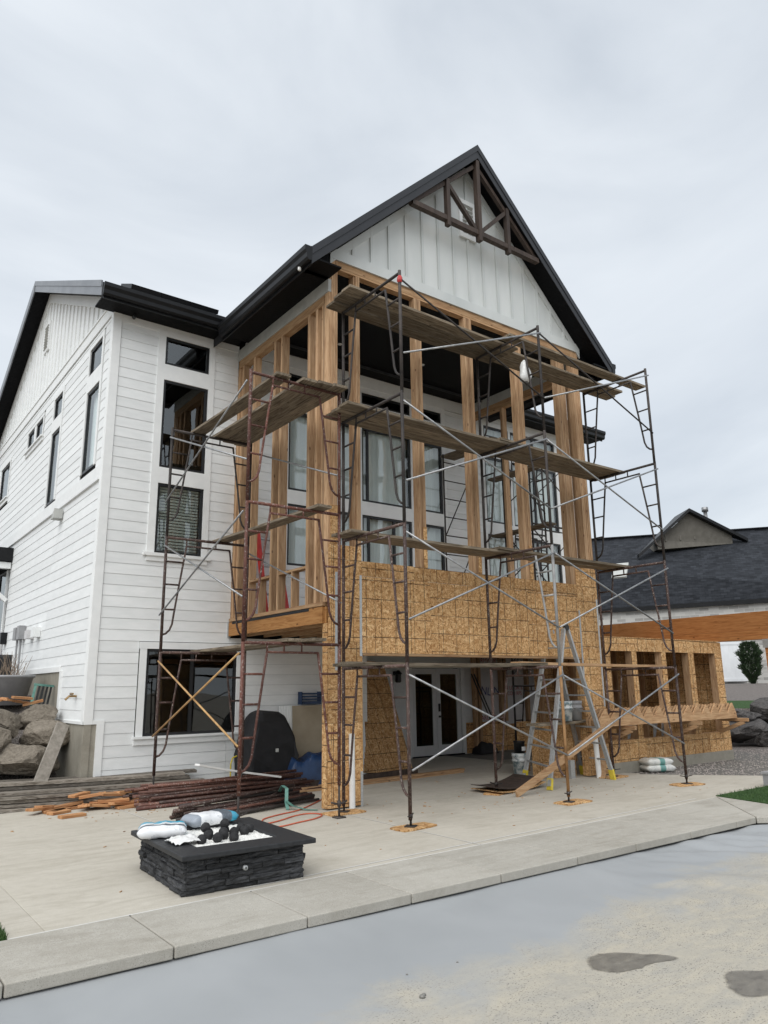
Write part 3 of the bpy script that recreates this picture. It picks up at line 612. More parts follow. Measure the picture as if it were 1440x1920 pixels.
trimframe(house, 'x', 8.88, 10.52, 7.78, 8.28, .09); wbox(MB(), 'x', 9.6, 9.8, 7.78, 8.28, 0, .03).build('window_trim', 'trim', house); trimframe(house, 'x', *LS[6], wd=.09)
wbox(MB(), 'x', WY + .1, 13.9, 5.5, 5.74, 0, .04).build('belt_board', 'trim', house); wbox(MB(), 'x', WY + .1, 13.9, 5.455, 5.5, 0, .06).build('belt_board', 'trim', house)
wbox(MB(), 'x', WY - .03, WY + .11, 1.2, 8.72, 0, .038).build('corner_board', 'trim', house)
wbox(MB(), 'x', 5.14, 5.26, 1.2, 2.12, 0, .04).build('corner_board', 'trim', house); wbox(MB(), 'x', 5.26, 15.5, 2.1, 2.2, 0, .04).build('skirt_board', 'trim', house); wbox(MB(), 'x', WY - .03, 5.2, 1.2, 1.25, 0, .036).build('skirt_board', 'trim', house)
wbox(MB(), 'x', WY - .03, 5.2, -.1, 1.2, -.1, .012).build('foundation', 'found', house); wbox(MB(), 'x', 5.2, 15.6, -.1, 2.1, -.1, .01).build('foundation', 'found', house); wbox(MB(), 'y', WX + .002, -2.36, -.1, 1.2, -.09, .012).build('foundation', 'found', house)
# left gable: board and batten above a sloping-looking belt
gz = lambda y: 11.80 - abs(y - 9.47) * .476
mb = MB().prism([(WY, 8.7), (15.5, 8.7), (15.5, gz(15.5)), (9.47, gz(9.47)), (WY, gz(WY))], 'x', WX, WX + .15); mb.build('gable_wall', 'paint', house)
wbox(MB(), 'x', WY - .03, 15.5, 8.70, 8.93, 0, .04).build('belt_board', 'trim', house); wbox(MB(), 'x', WY - .03, 15.5, 8.93, 8.97, 0, .06).build('belt_board', 'trim', house)
y = 3.98
while y < 15.2:
    if gz(y) > 9.1: wbox(MB(), 'x', y - .03, y + .03, 8.97, gz(y) + .02, 0, .03).build('batten', 'trim', house)
    y += .355
MB().prism([(WY - .1, gz(WY - .1) + .05), (9.47, gz(9.47) + .05), (9.47, gz(9.47) - .2), (WY - .1, gz(WY - .1) - .2)], 'x', WX - .045, WX).build('rake_board', 'trim', house)
MB().prism([(9.472, gz(9.47) + .05), (15.5, gz(15.5) + .05), (15.5, gz(15.5) - .2), (9.472, gz(9.47) - .2)], 'x', WX - .045, WX).build('rake_board', 'trim', house)
mb = MB(); wbox(mb, 'x', 9.1, 9.55, 10.15, 10.95, 0, .05)
vt = mb.build('gable_vent', 'trim', house)
for k in range(9): MB().beam(P('x', 9.15, 10.24 + k * .075, .06), P('x', 9.5, 10.24 + k * .075, .06), .035, .012, (.5, 0, .8)).build('louver', 'greytrim', vt)
# main roof
def rz(y): return 12.06 - abs(y - 9.47) * .476
prof = [(3.0, rz(3.0)), (9.47, 12.06), (15.94, rz(15.94)), (15.94, rz(15.94) - .2), (9.47, 11.85), (3.0, rz(3.0) - .2)]
roof = MB().prism(prof, 'x', -2.95, 11.4).build('roof', 'roofing', house)
for a, b2, d0, d1, nm in ((3.0, 9.47, .03, -.1, 'rake_fascia'), (3.0, 9.47, -.1, -.27, 'rake_fascia'), (9.47, 15.94, .03, -.27, 'rake_fascia')):
    off = -.03 if d0 > 0 else -.015
    ya = a + .0; MB().prism([(ya, rz(a) + d0), (b2, rz(b2) + d0), (b2, rz(b2) + d1), (ya, rz(a) + d1)], 'x', -2.95 + off, -2.951).build(nm, 'rakesheen', roof)
MB().add([(-2.94, 3.0, rz(3) - .205), (-2.56, 3.0, rz(3) - .205), (-2.56, 9.47, 11.845), (-2.94, 9.47, 11.845)], [(0, 1, 2, 3)]).build('soffit', 'soffit', roof)
MB().add([(-2.94, 15.94, rz(3) - .205), (-2.56, 15.94, rz(3) - .205), (-2.56, 9.47, 11.845), (-2.94, 9.47, 11.845)], [(0, 1, 2, 3)]).build('soffit', 'soffit', roof)
for x0, x1 in ((-2.93, -.06), (7.0, 11.38)):
    box('soffit', 'soffit', roof, x0, x1, 3.0, 3.5, 8.70, 8.73)
    gp = [(3.0, 8.70), (2.93, 8.70), (2.90, 8.73), (2.895, 8.80), (2.86, 8.86), (2.86, 8.93), (3.0, 8.93)]
    MB().prism(gp, 'x', x0 - .02, x1 + .02).build('gutter', 'blackmetal', roof)
    box('fascia', 'blackmetal', roof, x0, x1, 2.985, 3.01, 8.66, 8.98)
for k in range(3):   # roof-mounted panels showing over the eave
    x0 = -2.25 + k * .61; MB().beam((x0, 4.0, rz(4.0) + .15), (x0 + .6, 4.0, rz(4.0) + .15), .8, .09, (0, -.43, .9)).build('roof_panel', 'blackmetal', roof)
# interior closing surfaces
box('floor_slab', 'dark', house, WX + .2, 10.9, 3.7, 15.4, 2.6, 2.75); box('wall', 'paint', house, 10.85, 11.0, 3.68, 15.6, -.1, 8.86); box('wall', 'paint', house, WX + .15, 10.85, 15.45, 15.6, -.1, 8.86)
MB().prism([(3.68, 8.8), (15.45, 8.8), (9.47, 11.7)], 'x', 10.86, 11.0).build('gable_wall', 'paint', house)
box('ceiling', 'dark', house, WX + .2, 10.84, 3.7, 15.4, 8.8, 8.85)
# small fittings on the left wall
mb = MB(); mb.prism([(6.1, 5.40), (6.36, 5.24), (6.36, 5.2), (6.1, 5.2)], 'x', WX - .2, WX - .03); mb.build('wall_light', 'greytrim', house)
for u, z, h, mt in ((9.15, 2.9, .28, 'greyplastic'), (8.75, 2.9, .3, 'greyplastic'), (7.9, 2.86, .18, 'foam'), (10.85, 2.9, .28, 'blackmetal'), (7.3, 2.86, .2, 'trim')):
    bb = wbox(MB(), 'x', u - .13, u + .13, z, z + h, .02, .16).build('utility_box', mt, house)
    if mt == 'greyplastic': MB().tube([P('x', u, z, .08), P('x', u, 1.9, .08)], .022).build('conduit', mt, bb)
tp = MB().tube([P('x', 4.05, 1.66, .02), P('x', 4.05, 1.66, .14), P('x', 4.05, 1.6, .2)], .02); tp.tube([P('x', 3.97, 1.7, .1), P('x', 4.13, 1.7, .1)], .018); tp.build('tap', 'bronze', house)
aw = MB().prism([(11.0, 5.0), (11.0, 5.35), (14, 5.5), (14, 5.0)], 'x', WX - 1.2, WX - .02).build('porch_hood', 'blackmetal', house)
box('hood_beam', 'trim', house, WX - 1.15, WX - .04, 11.05, 11.2, 4.82, 4.98); MB().beam((WX - 1.0, 11.12, 4.8), (WX - .06, 11.12, 4.0), .1, .1).build('hood_brace', 'trim', house)
window(house, 'x', *LS[7], glassm='glassdark'); wbox(MB(), 'x', 11.34, 11.48, 2.6, 4.82, 0, .05).build('door_trim', 'trim', house)
MB().tube([(-2.25, 3.36, 8.63), (-2.25, 3.26, 8.63)], .035, 12).build('security_camera', 'frame', house)
MB().tube([(.02, 3.3, .1), (.02, 3.3, .42), (.06, 3.31, .52), (.2, 3.33, .56), (.45, 3.42, .56)], .014).build('gas_pipe', 'yellow', house)
# recessed lower storey under the porch: french doors, framed wall
box('wall', 'paint', house, 3.05, 3.2, 3.68, 5.5, -.1, 2.72); box('wall', 'paint', house, 3.2, 5.85, 5.4, 5.55, -.1, 2.72); box('wall', 'paint', house, 7.72, 11.0, 5.46, 5.6, -.1, 2.72); box('wall', 'paint', house, 5.85, 7.72, 5.4, 5.55, 2.25, 2.72)
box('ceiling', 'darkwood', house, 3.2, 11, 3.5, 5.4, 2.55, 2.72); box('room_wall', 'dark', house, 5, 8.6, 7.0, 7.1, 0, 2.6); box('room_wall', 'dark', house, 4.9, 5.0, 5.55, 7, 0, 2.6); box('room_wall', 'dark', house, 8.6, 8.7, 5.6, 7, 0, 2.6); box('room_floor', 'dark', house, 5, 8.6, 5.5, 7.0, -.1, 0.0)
for a in ((5.83, 5.94, 0, 2.3), (7.62, 7.74, 0, 2.3), (5.94, 7.62, 2.2, 2.3)): box('door_trim', 'trim', house, a[0], a[1], 5.36, 5.42, a[2], a[3])
for i, (a, b2) in enumerate(((5.95, 6.775), (6.785, 7.61))):
    mb = MB()
    for q in ((a, a + .13, .03, 2.19), (b2 - .13, b2, .03, 2.19), (a + .13, b2 - .13, .03, .27), (a + .13, b2 - .13, 2.05, 2.19)): mb.box(q[0], q[1], 5.4, 5.445, q[2], q[3])
    dr = mb.build('french_door', 'doorpaint', house); box('pane', 'glassdark', dr, a + .13, b2 - .13, 5.418, 5.426, .27, 2.05)
    if i == 1: MB().box(6.83, 6.88, 5.37, 5.4, 1.1, 1.3).box(6.83, 6.88, 5.365, 5.4, .95, 1.0).box(6.83, 6.95, 5.34, 5.36, .965, .985).build('door_handle', 'frame', dr)
box('threshold', 'blackmetal', house, 5.9, 7.65, 5.33, 5.44, 0, .03)
sc_ = MB().box(5.36, 5.44, 5.33, 5.4, 2.02, 2.12); sc_.lathe((5.42, 5.26, 1.84), [(.05, 0), (.075, .02), (.075, .2), (.11, .21), (.03, .3)], 8); sc_.build('wall_lantern', 'frame', house)
box('sheathing', 'osb', house, 7.78, 11, 5.43, 5.455, 0, .78)
for x in (8.05, 8.2, 9.05, 9.2, 10.1): box('stud', 'stud', house, x, x + .09, 5.3, 5.42, .0 if x < 9 else .78, 2.55)
FB = [(8.3, 9.04, .8, 2.3), (9.3, 10.08, .7, 2.3), (8.3, 10.1, 2.33, 2.54), (10.3, 11, .9, 2.4)]
for i, (a, b2, z0, z1) in enumerate(FB):
    fb = box('foam_board', 'foam', house, a, b2, 5.4, 5.428, z0, z1)
    def txt(s, x, z, size, mat, rot=0):
        cu_ = bpy.data.curves.new('txt', 'FONT'); cu_.body = s; cu_.size = size; cu_.extrude = .0005; t = bpy.data.objects.new('txt', cu_); COL.objects.link(t)
        bpy.context.view_layer.update(); me = bpy.data.meshes.new_from_object(t.evaluated_get(bpy.context.evaluated_depsgraph_get())); bpy.data.objects.remove(t)
        me.materials.clear(); me.materials.append(M[mat]); o = link(bpy.data.objects.new('printed_lettering', me)); o.location = (x, 5.397, z); o.rotation_euler = (R(90), R(rot), 0); adopt(o, fb); o['kind'] = 'stuff'
    if i == 0: txt('ARDCOR', 8.34, .83, .17, 'redink'); txt('NL', 8.36, 1.52, .3, 'blueink', 8); txt('N', 8.86, 1.5, .3, 'blueink')
    if i == 1: txt('N LOOK S', 9.32, 1.62, .15, 'redink'); txt('ECON RPS', 9.32, 1.47, .14, 'redink')
    if i == 2: txt('RMV UR', 8.4, 2.36, .17, 'redink')
box('opening', 'dark', house, 10.12, 10.28, 5.425, 5.44, .75, 2.4)  # thin near-black panel, its colour standing in for shade inside an opening

# ------------------------------------------------------------------ timber porch under construction
XR = 6.65
porch = thing('timber_porch', 'two storey gabled porch under construction with bare studs and strand board', 'porch', (0, 0, 0))
prz = lambda x: 12.58 - abs(x - 3.33) * .972
proof = MB().prism([(-.58, prz(-.58)), (3.33, 12.58), (7.24, prz(7.24)), (7.24, prz(7.24) - .26), (3.33, 12.32), (-.58, prz(-.58) - .26)], 'y', -.4, 9.4).build('roof', 'roofing', porch)
for x0, x1 in ((-.6, 3.33), (3.33, 7.26)):
    for d0, d1, off in ((.025, -.12, -.03), (-.12, -.29, -.015)):
        MB().prism([(x0, prz(x0) + d0), (x1, prz(x1) + d0), (x1, prz(x1) + d1), (x0, prz(x0) + d1)], 'y', -.4 + off, -.401).build('rake_fascia', 'slate', proof)
    MB().add([(x0, -.4, prz(x0) - .265), (x1, -.4, prz(x1) - .265), (x1, .02, prz(x1) - .265), (x0, .02, prz(x0) - .265)], [(0, 1, 2, 3)]).build('soffit', 'soffit', proof)
for x0, x1, sgn in ((-.58, -.005, -1), (6.66, 7.24, 1)):
    box('soffit', 'soffit', proof, x0, x1, -.39, 3.0 if sgn < 0 else 3.4, 8.60, 8.63)
    xe = x0 if sgn < 0 else x1
    box('fascia', 'blackmetal', proof, min(xe, xe + sgn * .02), max(xe, xe + sgn * .02), -.4, 3.05, 8.47, 8.8)
    gp = [(xe + sgn * a, z) for a, z in ((.022, 8.52), (.09, 8.52), (.12, 8.56), (.125, 8.64), (.155, 8.69), (.155, 8.77), (.022, 8.77))]
    MB().prism(gp, 'y', -.43, 2.95).build('gutter', 'blackmetal', proof)
    xi = -.003 if sgn < 0 else 6.653; MB().prism([(xe, 8.6), (xe, prz(xe) - .26), (xi, prz(xi) - .26), (xi, 8.6)], 'y', -.02, .06).build('soffit_return', 'soffit', proof)
MB().tube([(-.66, -.12, 8.52), (-.66, -.12, 8.47)], .028, 10).build('security_camera', 'lamp', porch)
# gable wall: panels and battens
giz = lambda x: 12.3 - abs(x - 3.325) * .972
gw = MB().prism([(0, 9.0), (XR, 9.0), (XR, giz(XR)), (3.325, 12.3), (0, giz(0))], 'y', .0, .1).build('gable_wall', 'panel', porch)
box('frieze_board', 'panel', porch, 0, XR, -.035, -.001, 9.0, 9.2)
for k in range(17):
    x = .08 + .405 * k
    if .35 < x < 6.3: box('batten', 'panel', gw, x - .024, x + .024, -.032, -.001, 9.2, giz(x) - .02)
for x0, x1 in ((0, 3.325), (3.325, XR)): MB().prism([(x0, giz(x0)), (x1, giz(x1)), (x1, giz(x1) - .19), (x0, giz(x0) - .19)], 'y', -.03, -.0012).build('rake_board', 'panel', porch)
vent = MB().box(3.1, 3.56, -.05, -.001, 10.62, 10.72).box(3.1, 3.18, -.05, -.001, 10.72, 11.4).box(3.48, 3.56, -.05, -.001, 10.72, 11.4).box(3.1, 3.56, -.05, -.001, 11.4, 11.5).box(3.18, 3.48, -.012, -.001, 10.72, 11.4).build('gable_vent', 'trim', porch)
for k in range(8): MB().beam((3.18, -.03, 10.76 + k * .085), (3.48, -.03, 10.76 + k * .085), .05, .012, (0, .6, .8)).build('louver', 'greytrim', vent)
# decorative truss
TY = -.33
tr = thing('gable_truss', 'dark brown decorative timber truss hanging in the gable peak', 'truss', (3.33, TY, 10.4))
def tb(nm, a, b2, wd=.09, hh=.1, dy=0): return MB().beam((a[0], TY + dy, a[1]), (b2[0], TY + dy, b2[1]), wd, hh, (0, 1, 0)).build(nm, 'darkwood', tr)
tb('chord', (1.6, 10.58), (5.06, 10.58), .1, .11)
for x in (2.5, 4.16): tb('post', (x, 10.43), (x, prz(x) - .3), .085, .1, -.012)
tb('king_post', (3.33, 10.4), (3.33, 12.25), .09, .11, -.02)
for sg in (-1, 1): tb('diagonal', (3.33 + sg * .06, 10.64), (3.33 + sg * .8, 11.38), .08, .08, .004); tb('rafter', (3.33 + sg * .07, 12.1), (3.33 + sg * 1.75, 10.57), .08, .08, .02)
# porch ceiling and inner frieze
ceil = box('ceiling', 'soffit', porch, .15, 6.5, .15, 3.43, 8.84, 8.9)
for x, y in ((1.6, 1.0), (3.6, 1.0), (5.4, 1.0), (1.8, 2.4), (3.9, 2.2), (5.5, 2.5)): MB().lathe((x, y, 8.828), [(.045, 0), (.05, .01), (.05, .012)], 16).build('can_light', 'lamp', ceil)
# headers and plates
box('header', 'lumx', porch, .17, 6.5, .0, .14, 8.88, 8.998); box('plate', 'lumx', porch, .17, 6.5, .004, .138, 8.842, 8.878)
box('header', 'lumy', porch, .0, .14, .16, 3.46, 8.19, 8.36); box('frieze_board', 'greytrim', porch, -.02, .12, -.0, 3.46, 8.362, 8.599)
box('header', 'lumy', porch, 6.51, 6.65, .16, 3.46, 8.42, 8.6); box('frieze_board', 'greytrim', porch, 6.52, 6.64, .16, 3.46, 8.602, 8.84)
# posts built up from studs
def post(x0, n, z0, z1, y0=0, dep=.14, jit=.011):
    for k in range(n): box('stud', 'stud', porch, x0 + k * .0415, x0 + k * .0415 + .038, y0 + random.uniform(-jit, jit), y0 + dep, z0 + random.uniform(0, .003), z1 - random.uniform(.001, .004))
post(.0, 4, 3.05, 8.995); post(.55, 2, 3.05, 8.84); post(.515, 1, 3.05, 8.84, .03)
post(1.87, 4, 3.05, 8.84); post(3.14, 5, 3.05, 8.84); post(4.52, 5, 3.05, 8.84); post(5.84, 6, 3.05, 8.84); post(6.36, 6, 3.05, 8.995)
def spost(y0, n, z0, z1, x0=0.0):
    for k in range(n): box('stud', 'stud', porch, x0 + random.uniform(-.004, .004), x0 + .14, y0 + k * .0425, y0 + k * .0425 + .038, z0, z1 - random.uniform(.001, .003))
for y0, n in ((3.40, 2), (3.2, 2), (2.72, 2), (1.86, 2), (1.6, 2), (.62, 2), (.36, 2), (.15, 2)): spost(y0, n, 3.05, 8.19)
for y0, n in ((3.38, 2), (2.3, 2), (.2, 3)): spost(y0, n, 3.05, 8.42, 6.51)
for y0, y1 in ((.70, 1.6), (1.94, 2.72)): box('sill_plate', 'lumy', porch, .0, .14, y0, y1, 3.66, 3.7); spost((y0 + y1) / 2 - .02, 1, 3.05, 3.66)
# deck: rim beam, plate, joists, floor
rim = box('rim_beam', 'lvl', porch, -.045, .0, .1, 3.52, 2.72, 2.975)
box('flashing_tape', 'blackmetal', rim, -.049, -.001, .5, 3.3, 2.935, 2.978); box('joist_hanger', 'strapmetal', rim, -.055, .0, 3.44, 3.53, 2.70, 2.985)
box('sole_plate', 'lumy', porch, -.04, .14, .1, 3.46, 2.99, 3.05); box('sole_plate', 'lumx', porch, .14, 6.5, .0, .14, 2.99, 3.05)
box('deck_floor', 'osb', porch, .01, 6.64, .1, 3.48, 2.975, 2.99)
for k in range(16): box('joist', 'lumy', porch, .3 + k * .4064, .338 + k * .4064, .15, 3.46, 2.72, 2.972)
box('rim_beam', 'lvl', porch, .0, 6.6, .05, .14, 2.3, 2.972)
# strand board sheathing: columns, apron above the opening, strips on posts
def ob(x0, x1, z0, z1, y=-.012, t=.012): return box('sheathing', 'osb', porch, x0 + .002, x1 - .002, y, y + t - .001, z0 + .002, z1 - .002)
ob(0, .63, .02, 1.22); ob(0, .63, 1.22, 2.44); ob(0, .63, 2.44, 3.96)
ob(.63, 2.07, 2.27, 3.49); ob(.63, 1.72, 3.49, 3.735); ob(2.07, 4.51, 2.27, 3.49); ob(1.72, 4.14, 3.49, 3.73); ob(4.51, 5.98, 2.27, 3.49); ob(4.14, 5.98, 3.49, 3.725)
ob(5.98, 6.62, .02, 1.22); ob(5.98, 6.62, 1.22, 2.44); ob(5.98, 6.62, 2.44, 4.08)
ob(1.95, 2.03, 3.735, 4.46, -.018); ob(4.62, 4.72, 3.73, 4.4, -.018); ob(3.25, 3.33, 3.735, 4.1, -.018); ob(.03, .17, 3.965, 4.6, -.018)
def sb(y0, y1, z0, z1): return box('sheathing', 'osb', porch, -.012, -.001, y0, y1, z0, z1)
sb(.001, .14, .02, 1.22); sb(.001, .14, 1.224, 2.715)
for x0 in (0.03, .55, 5.99, 6.5): box('stud', 'stud', porch, x0, x0 + .076, .0, .138, .02, 2.3)
box('sheathing', 'osb', porch, .03, .62, .14, .151, .02, 2.3); box('sheathing', 'osb', porch, .631, .642, .0, .14, .02, 2.27); box('sheathing', 'osb', porch, 5.96, 5.972, .0, .14, .02, 2.27)
box('soffit_strip', 'lumx', porch, .645, 5.965, -.01, .16, 2.232, 2.268)
for x, z0, z1 in ((.12, 2.0, 3.52), (.585, 2.22, 3.5), (.585, .0, .5), (5.98, 1.9, 3.2), (6.56, 1.3, 3.45)): box('strap', 'strapmetal', porch, x, x + .045, -.0165, -.0125, z0, z1)
MB().tube([(.4, -.06, .0), (.4, -.05, 1.06)], .045, 14).build('vent_pipe', 'pvc', porch)

# ------------------------------------------------------------------ low wing on the right with window openings
wing = thing('unfinished_wing', 'low strand board wing with four open window holes right of the porch', 'building', (6.65, 0, 0))
OP = [(6.9, 7.63), (7.8, 8.71), (8.88, 9.77), (9.99, 10.9)]
bev(box('footing', 'found', wing, 6.64, 11.2, -.04, .25, -.2, .2), .01)
def wb(x0, x1, z0, z1): return box('sheathing', 'osb', wing, x0 + .002, x1 - .002, -.012, -.001, z0 + .002, z1 - .002)
for x0, x1 in ((6.66, 7.87), (7.87, 10.3), (10.3, 11.2)): wb(x0, x1, 2.41, 2.68); wb(x0, x1, .2, .62)
edges = [6.66] + [e for o in OP for e in o] + [11.2]
for k in range(0, len(edges), 2): wb(edges[k], edges[k + 1], .62, 2.41)
for k, (a, b2) in enumerate(OP):
    for x in (a - .05, b2): box('jamb', 'stud', wing, x + .005, x + .043, .0, .16, .21, 2.66)
    box('jamb', 'stud', wing, a + (b2 - a) * .42, a + (b2 - a) * .42 + .06, 1.1, 1.24, .0, 2.6)
    box('sill_plate', 'lumx', wing, a - .01, b2 - .0, .001, .155, .58, .62); box('header', 'lumx', wing, a - .01, b2 + .0, .001, .155, 2.415, 2.66)
for k in range(3): box('sheathing', 'osb', wing, 6.9 + k * 1.42, 8.31 + k * 1.42, 2.1, 2.112, 0, 2.64)
for k in range(8): box('stud', 'stud', wing, 7.0 + k * .55, 7.04 + k * .55, 1.96, 2.1, 0, 2.64)
box('sheathing', 'osb', wing, 11.18, 11.192, 0, 3.0, .2, 2.68); box('unseen_shade_roof', 'osb', wing, 6.68, 11.19, .02, 2.2, 2.69, 2.71); box('floor', 'found', wing, 6.7, 11.15, .25, 3.4, -.1, .02)  # flat roof over the wing is unseen, added to darken the interior
# low counter frame inside the opening
box('counter', 'osb', wing, 5.38, 5.955, .3, .312, .0, 1.02); box('counter', 'osb', wing, 5.62, 5.95, 1.5, 1.512, 0, 1.0); box('counter', 'osb', wing, 5.37, 5.379, .312, .9, .0, 1.02)
# cedar pergola beam and its post
pg = thing('pergola', 'orange stained cedar beam and post behind the low strand board wing', 'pergola', (11.3, 0, 0))
box('beam', 'cedar', pg, 11.24, 11.38, -1.75, 4.3, 2.92, 3.34); box('beam', 'cedar', pg, 11.22, 11.4, -1.7, 4.3, 2.80, 2.915); box('beam', 'cedar', pg, 11.2, 11.42, -1.7, 4.3, 2.70, 2.795)
box('post', 'cedar', pg, 11.2, 11.42, -1.3, -1.08, .0, 2.55); box('post_bracket', 'strapmetal', pg, 11.17, 11.45, -1.33, -1.05, 2.5, 2.698)

# stair stringers lying on brackets in front of the wing
sg = []
for q in range(5):
    pts = []; x = 5.75; n = 14; pit = .352
    for k in range(n): pts += [(x + k * pit, 1.065), (x + k * pit + .22, 1.275 + .01 * math.sin(k * 3 + q)), ]
    pts += [(x + n * pit, 1.065), (x + n * pit + .02, .95), (x + .02, .95)]
    y0 = -.5 + q * .075
    o = MB().prism([(a + random.uniform(-.006, .006) + q * .006, b2) for a, b2 in pts], 'y', y0, y0 + .04).build('stair_stringer', 'lumx'); sg.append(o)
    tag(o, 'sawtooth stair stringer board lying on brackets, ' + ['nearest the camera', 'second from the front', 'middle of five', 'second from the wall', 'closest to the wall'][q], 'stair stringer', 'stair stringers on the wing brackets')
for i, x in enumerate((6.55, 8.85, 10.75)):
    b = thing('wall_bracket', ['lumber bracket under the stringers beside the porch column', 'lumber bracket under the middle of the stringers', 'lumber bracket sticking out past the right end of the stringers'][i], 'bracket', (x, -.3, .8), 'stringer brackets')
    MB().beam((x, .0, .91), (x, -.72, .91), .06, .075).build('arm', 'lumy', b); MB().beam((x + .0, .0, .62), (x, -.62, .86), .05, .08).build('brace', 'lumy', b)

# ------------------------------------------------------------------ scaffolds
FW, FH = 1.524, 1.93
def arc_side(s):     # inner leg of the walk-through frame, joining the outer leg low down in a bend
    X = (lambda q: q) if s == 0 else (lambda q: FW - q)
    return [(X(.36), 0, 1.80), (X(.30), 0, 1.4), (X(.235), 0, .95), (X(.19), 0, .62), (X(.17), 0, .46), (X(.13), 0, .36), (X(.07), 0, .30), (X(.01), 0, .28)]
def bx(z): return .36 - (1.80 - z) * (.17 / 1.18)
frame_me = {}
for mt in ('rust', 'rustred', 'rustdark', 'silver', 'ochre'):
    d = {}
    d['o0'] = MB().tube([(0, 0, 0), (0, 0, FH + .03)], .0245, 10).mesh('leg', mt, True); d['o1'] = MB().tube([(FW, 0, 0), (FW, 0, FH + .03)], .0245, 10).mesh('leg', mt, True)
    d['frame'] = MB().tube([(0, 0, FH - .01), (FW, 0, FH - .01)], .0235, 10).tube([(.35, 0, 1.80), (FW - .35, 0, 1.80)], .0165, 8).tube([(.62, 0, 1.80), (.62, 0, FH)], .012, 6).tube([(.9, 0, 1.80), (.9, 0, FH)], .012, 6).mesh('scaffold_frame', mt, True)
    for s in (0, 1): d['leg%d' % s] = MB().tube(arc_side(s), .0175, 8).mesh('inner_leg', mt, True)
    d['post0'] = MB().tube([(.36, 0, 1.80), (.36, 0, FH - .01)], .013, 8).mesh('stub', mt, True)
    for i, z in enumerate((1.51, 1.12, .70)):
        for s in (0, 1):
            a, b = (0, bx(z)) if s == 0 else (FW, FW - bx(z)); d['r%d%d' % (i, s)] = MB().tube([(a, 0, z), (b, 0, z)], .0155, 8).mesh('rung', mt, True)
    frame_me[mt] = d
jack_me = MB().tube([(0, 0, .015), (0, 0, .32)], .015, 8).add(*(lambda q: (q.v, q.f))(MB().box(-.07, .07, -.07, .07, .0, .012))).tube([(-.13, 0, .14), (-.04, 0, .125), (.04, 0, .125), (.13, 0, .14)], .009, 6).tube([(0, 0, .10), (0, 0, .15)], .028, 10).mesh('screw_jack', 'rustdark', True)
def add_frame(root, o, ang, z, mt, lean=0, outer=None):
    M4 = Matrix.Translation((o[0], o[1], z)) @ Matrix.Rotation(ang, 4, 'Z') @ Matrix.Rotation(lean, 4, 'Y'); d = frame_me[mt]
    f = inst(d['frame'], 'scaffold_frame', root, M4)
    for k, me in d.items():
        if k == 'frame': continue
        if outer and k in outer[1]: me = frame_me[outer[0]][k]
        q = inst(me, {'l': 'inner_leg', 'p': 'stub', 'r': 'rung', 'o': 'leg'}[k[0]], f)
    return f
def brace(root, a, b, mt='galv', r=.0145):
    return MB().tube([a, b], r, 8).build('cross_brace', mt, root, True)
front = thing('scaffold', 'four lift rusty walk-through scaffold standing across the front of the porch', 'scaffold', (3.1, -1.1, 0), 'scaffolds around the porch')
Y0, XF, HB = -.355, (.055, 3.1, 6.25), .096
OUT = ('o1', 'leg1', 'r01', 'r11', 'r21')
mts = [['rust', 'rust', 'rustdark', 'rustdark'], ['rust', 'rust', 'rustdark', 'rustdark'], ['rust', 'rust', 'rustdark', 'rustdark']]
for i, x in enumerate(XF):
    for k in range(4): add_frame(front, (x + random.uniform(-.006, .006), Y0), R(-90), HB + k * FH, mts[i][k], 0, (('ochre', ('o1',)) if k == 0 else ('silver', OUT) if k == 1 else None) if i == 1 else None)
    for y in (Y0, Y0 - FW): inst(jack_me, 'screw_jack', front, Matrix.Translation((x, y, .02)) @ Matrix.Rotation(random.uniform(0, 3), 4, 'Z'))
for i in range(2):
    for k in range(4):
        z = HB + k * FH; xa, xb = XF[i], XF[i + 1]
        for y in ((Y0 - FW - .03), ):
            brace(front, (xa, y, z + 1.80), (xb, y, z + .60), 'galv' if k < 3 else 'rustdark'); brace(front, (xa, y - .026, z + .60), (xb, y - .026, z + 1.80))
fl = MB().lathe((XF[0], Y0 - FW, HB + 4 * FH - .17), [(.03, 0), (.045, .03), (.04, .08), (.028, .11)], 8).build('red_tape', 'redfg', front)
left = thing('scaffold', 'three lift red-brown scaffold on the left side between porch and house window', 'scaffold', (-1, .9, 0), 'scaffolds around the porch')
XL, HL = -.21 - FW, .424
YB, YA = -.632, 2.39
for y, ms in ((YB, ['rustred', 'rustred', 'rustred']), (YA, ['rust', 'rust', 'rustdark'])):
    for k in range(3): add_frame(left, (XL, y), 0, HL + k * FH, ms[k])
    for x in (XL, XL + FW): inst(jack_me, 'screw_jack', left, Matrix.Translation((x, y, .0)) @ Matrix.Diagonal((1, 1, 1.5, 1)))
for k in range(3):
    z = HL + k * FH; mt = 'bamboo' if k == 0 else 'galv'
    brace(left, (XL - .03, YA, z + 1.78), (XL - .03, YB, z + .6), mt, .014); brace(left, (XL - .056, YA, z + .6), (XL - .056, YB, z + 1.78), mt, .014)
    if k: brace(left, (XL + FW + .03, YA, z + 1.78), (XL + FW + .03, YB, z + .6))
right = thing('scaffold', 'dark scaffold between the porch and the right windows seen through the studs', 'scaffold', (8, 2, 0), 'scaffolds around the porch')
for y in (2.25, 3.15):
    for k in range(4): add_frame(right, (7.3, y), 0, -.2 + k * FH, 'rustdark')
for k in range(1, 4):
    z = -.2 + k * FH
    for y in (2.22, 3.12): brace(right, (7.3, y, z + 1.78), (7.3 + FW, y, z + .6), 'rustdark'); brace(right, (7.3, y - .03, z + .6), (7.3 + FW, y - .03, z + 1.78), 'rustdark')
inner = thing('scaffold', 'narrow dark scaffold tower standing on the porch deck near the back wall', 'scaffold', (5.6, 3.1, 3), 'scaffolds around the porch')
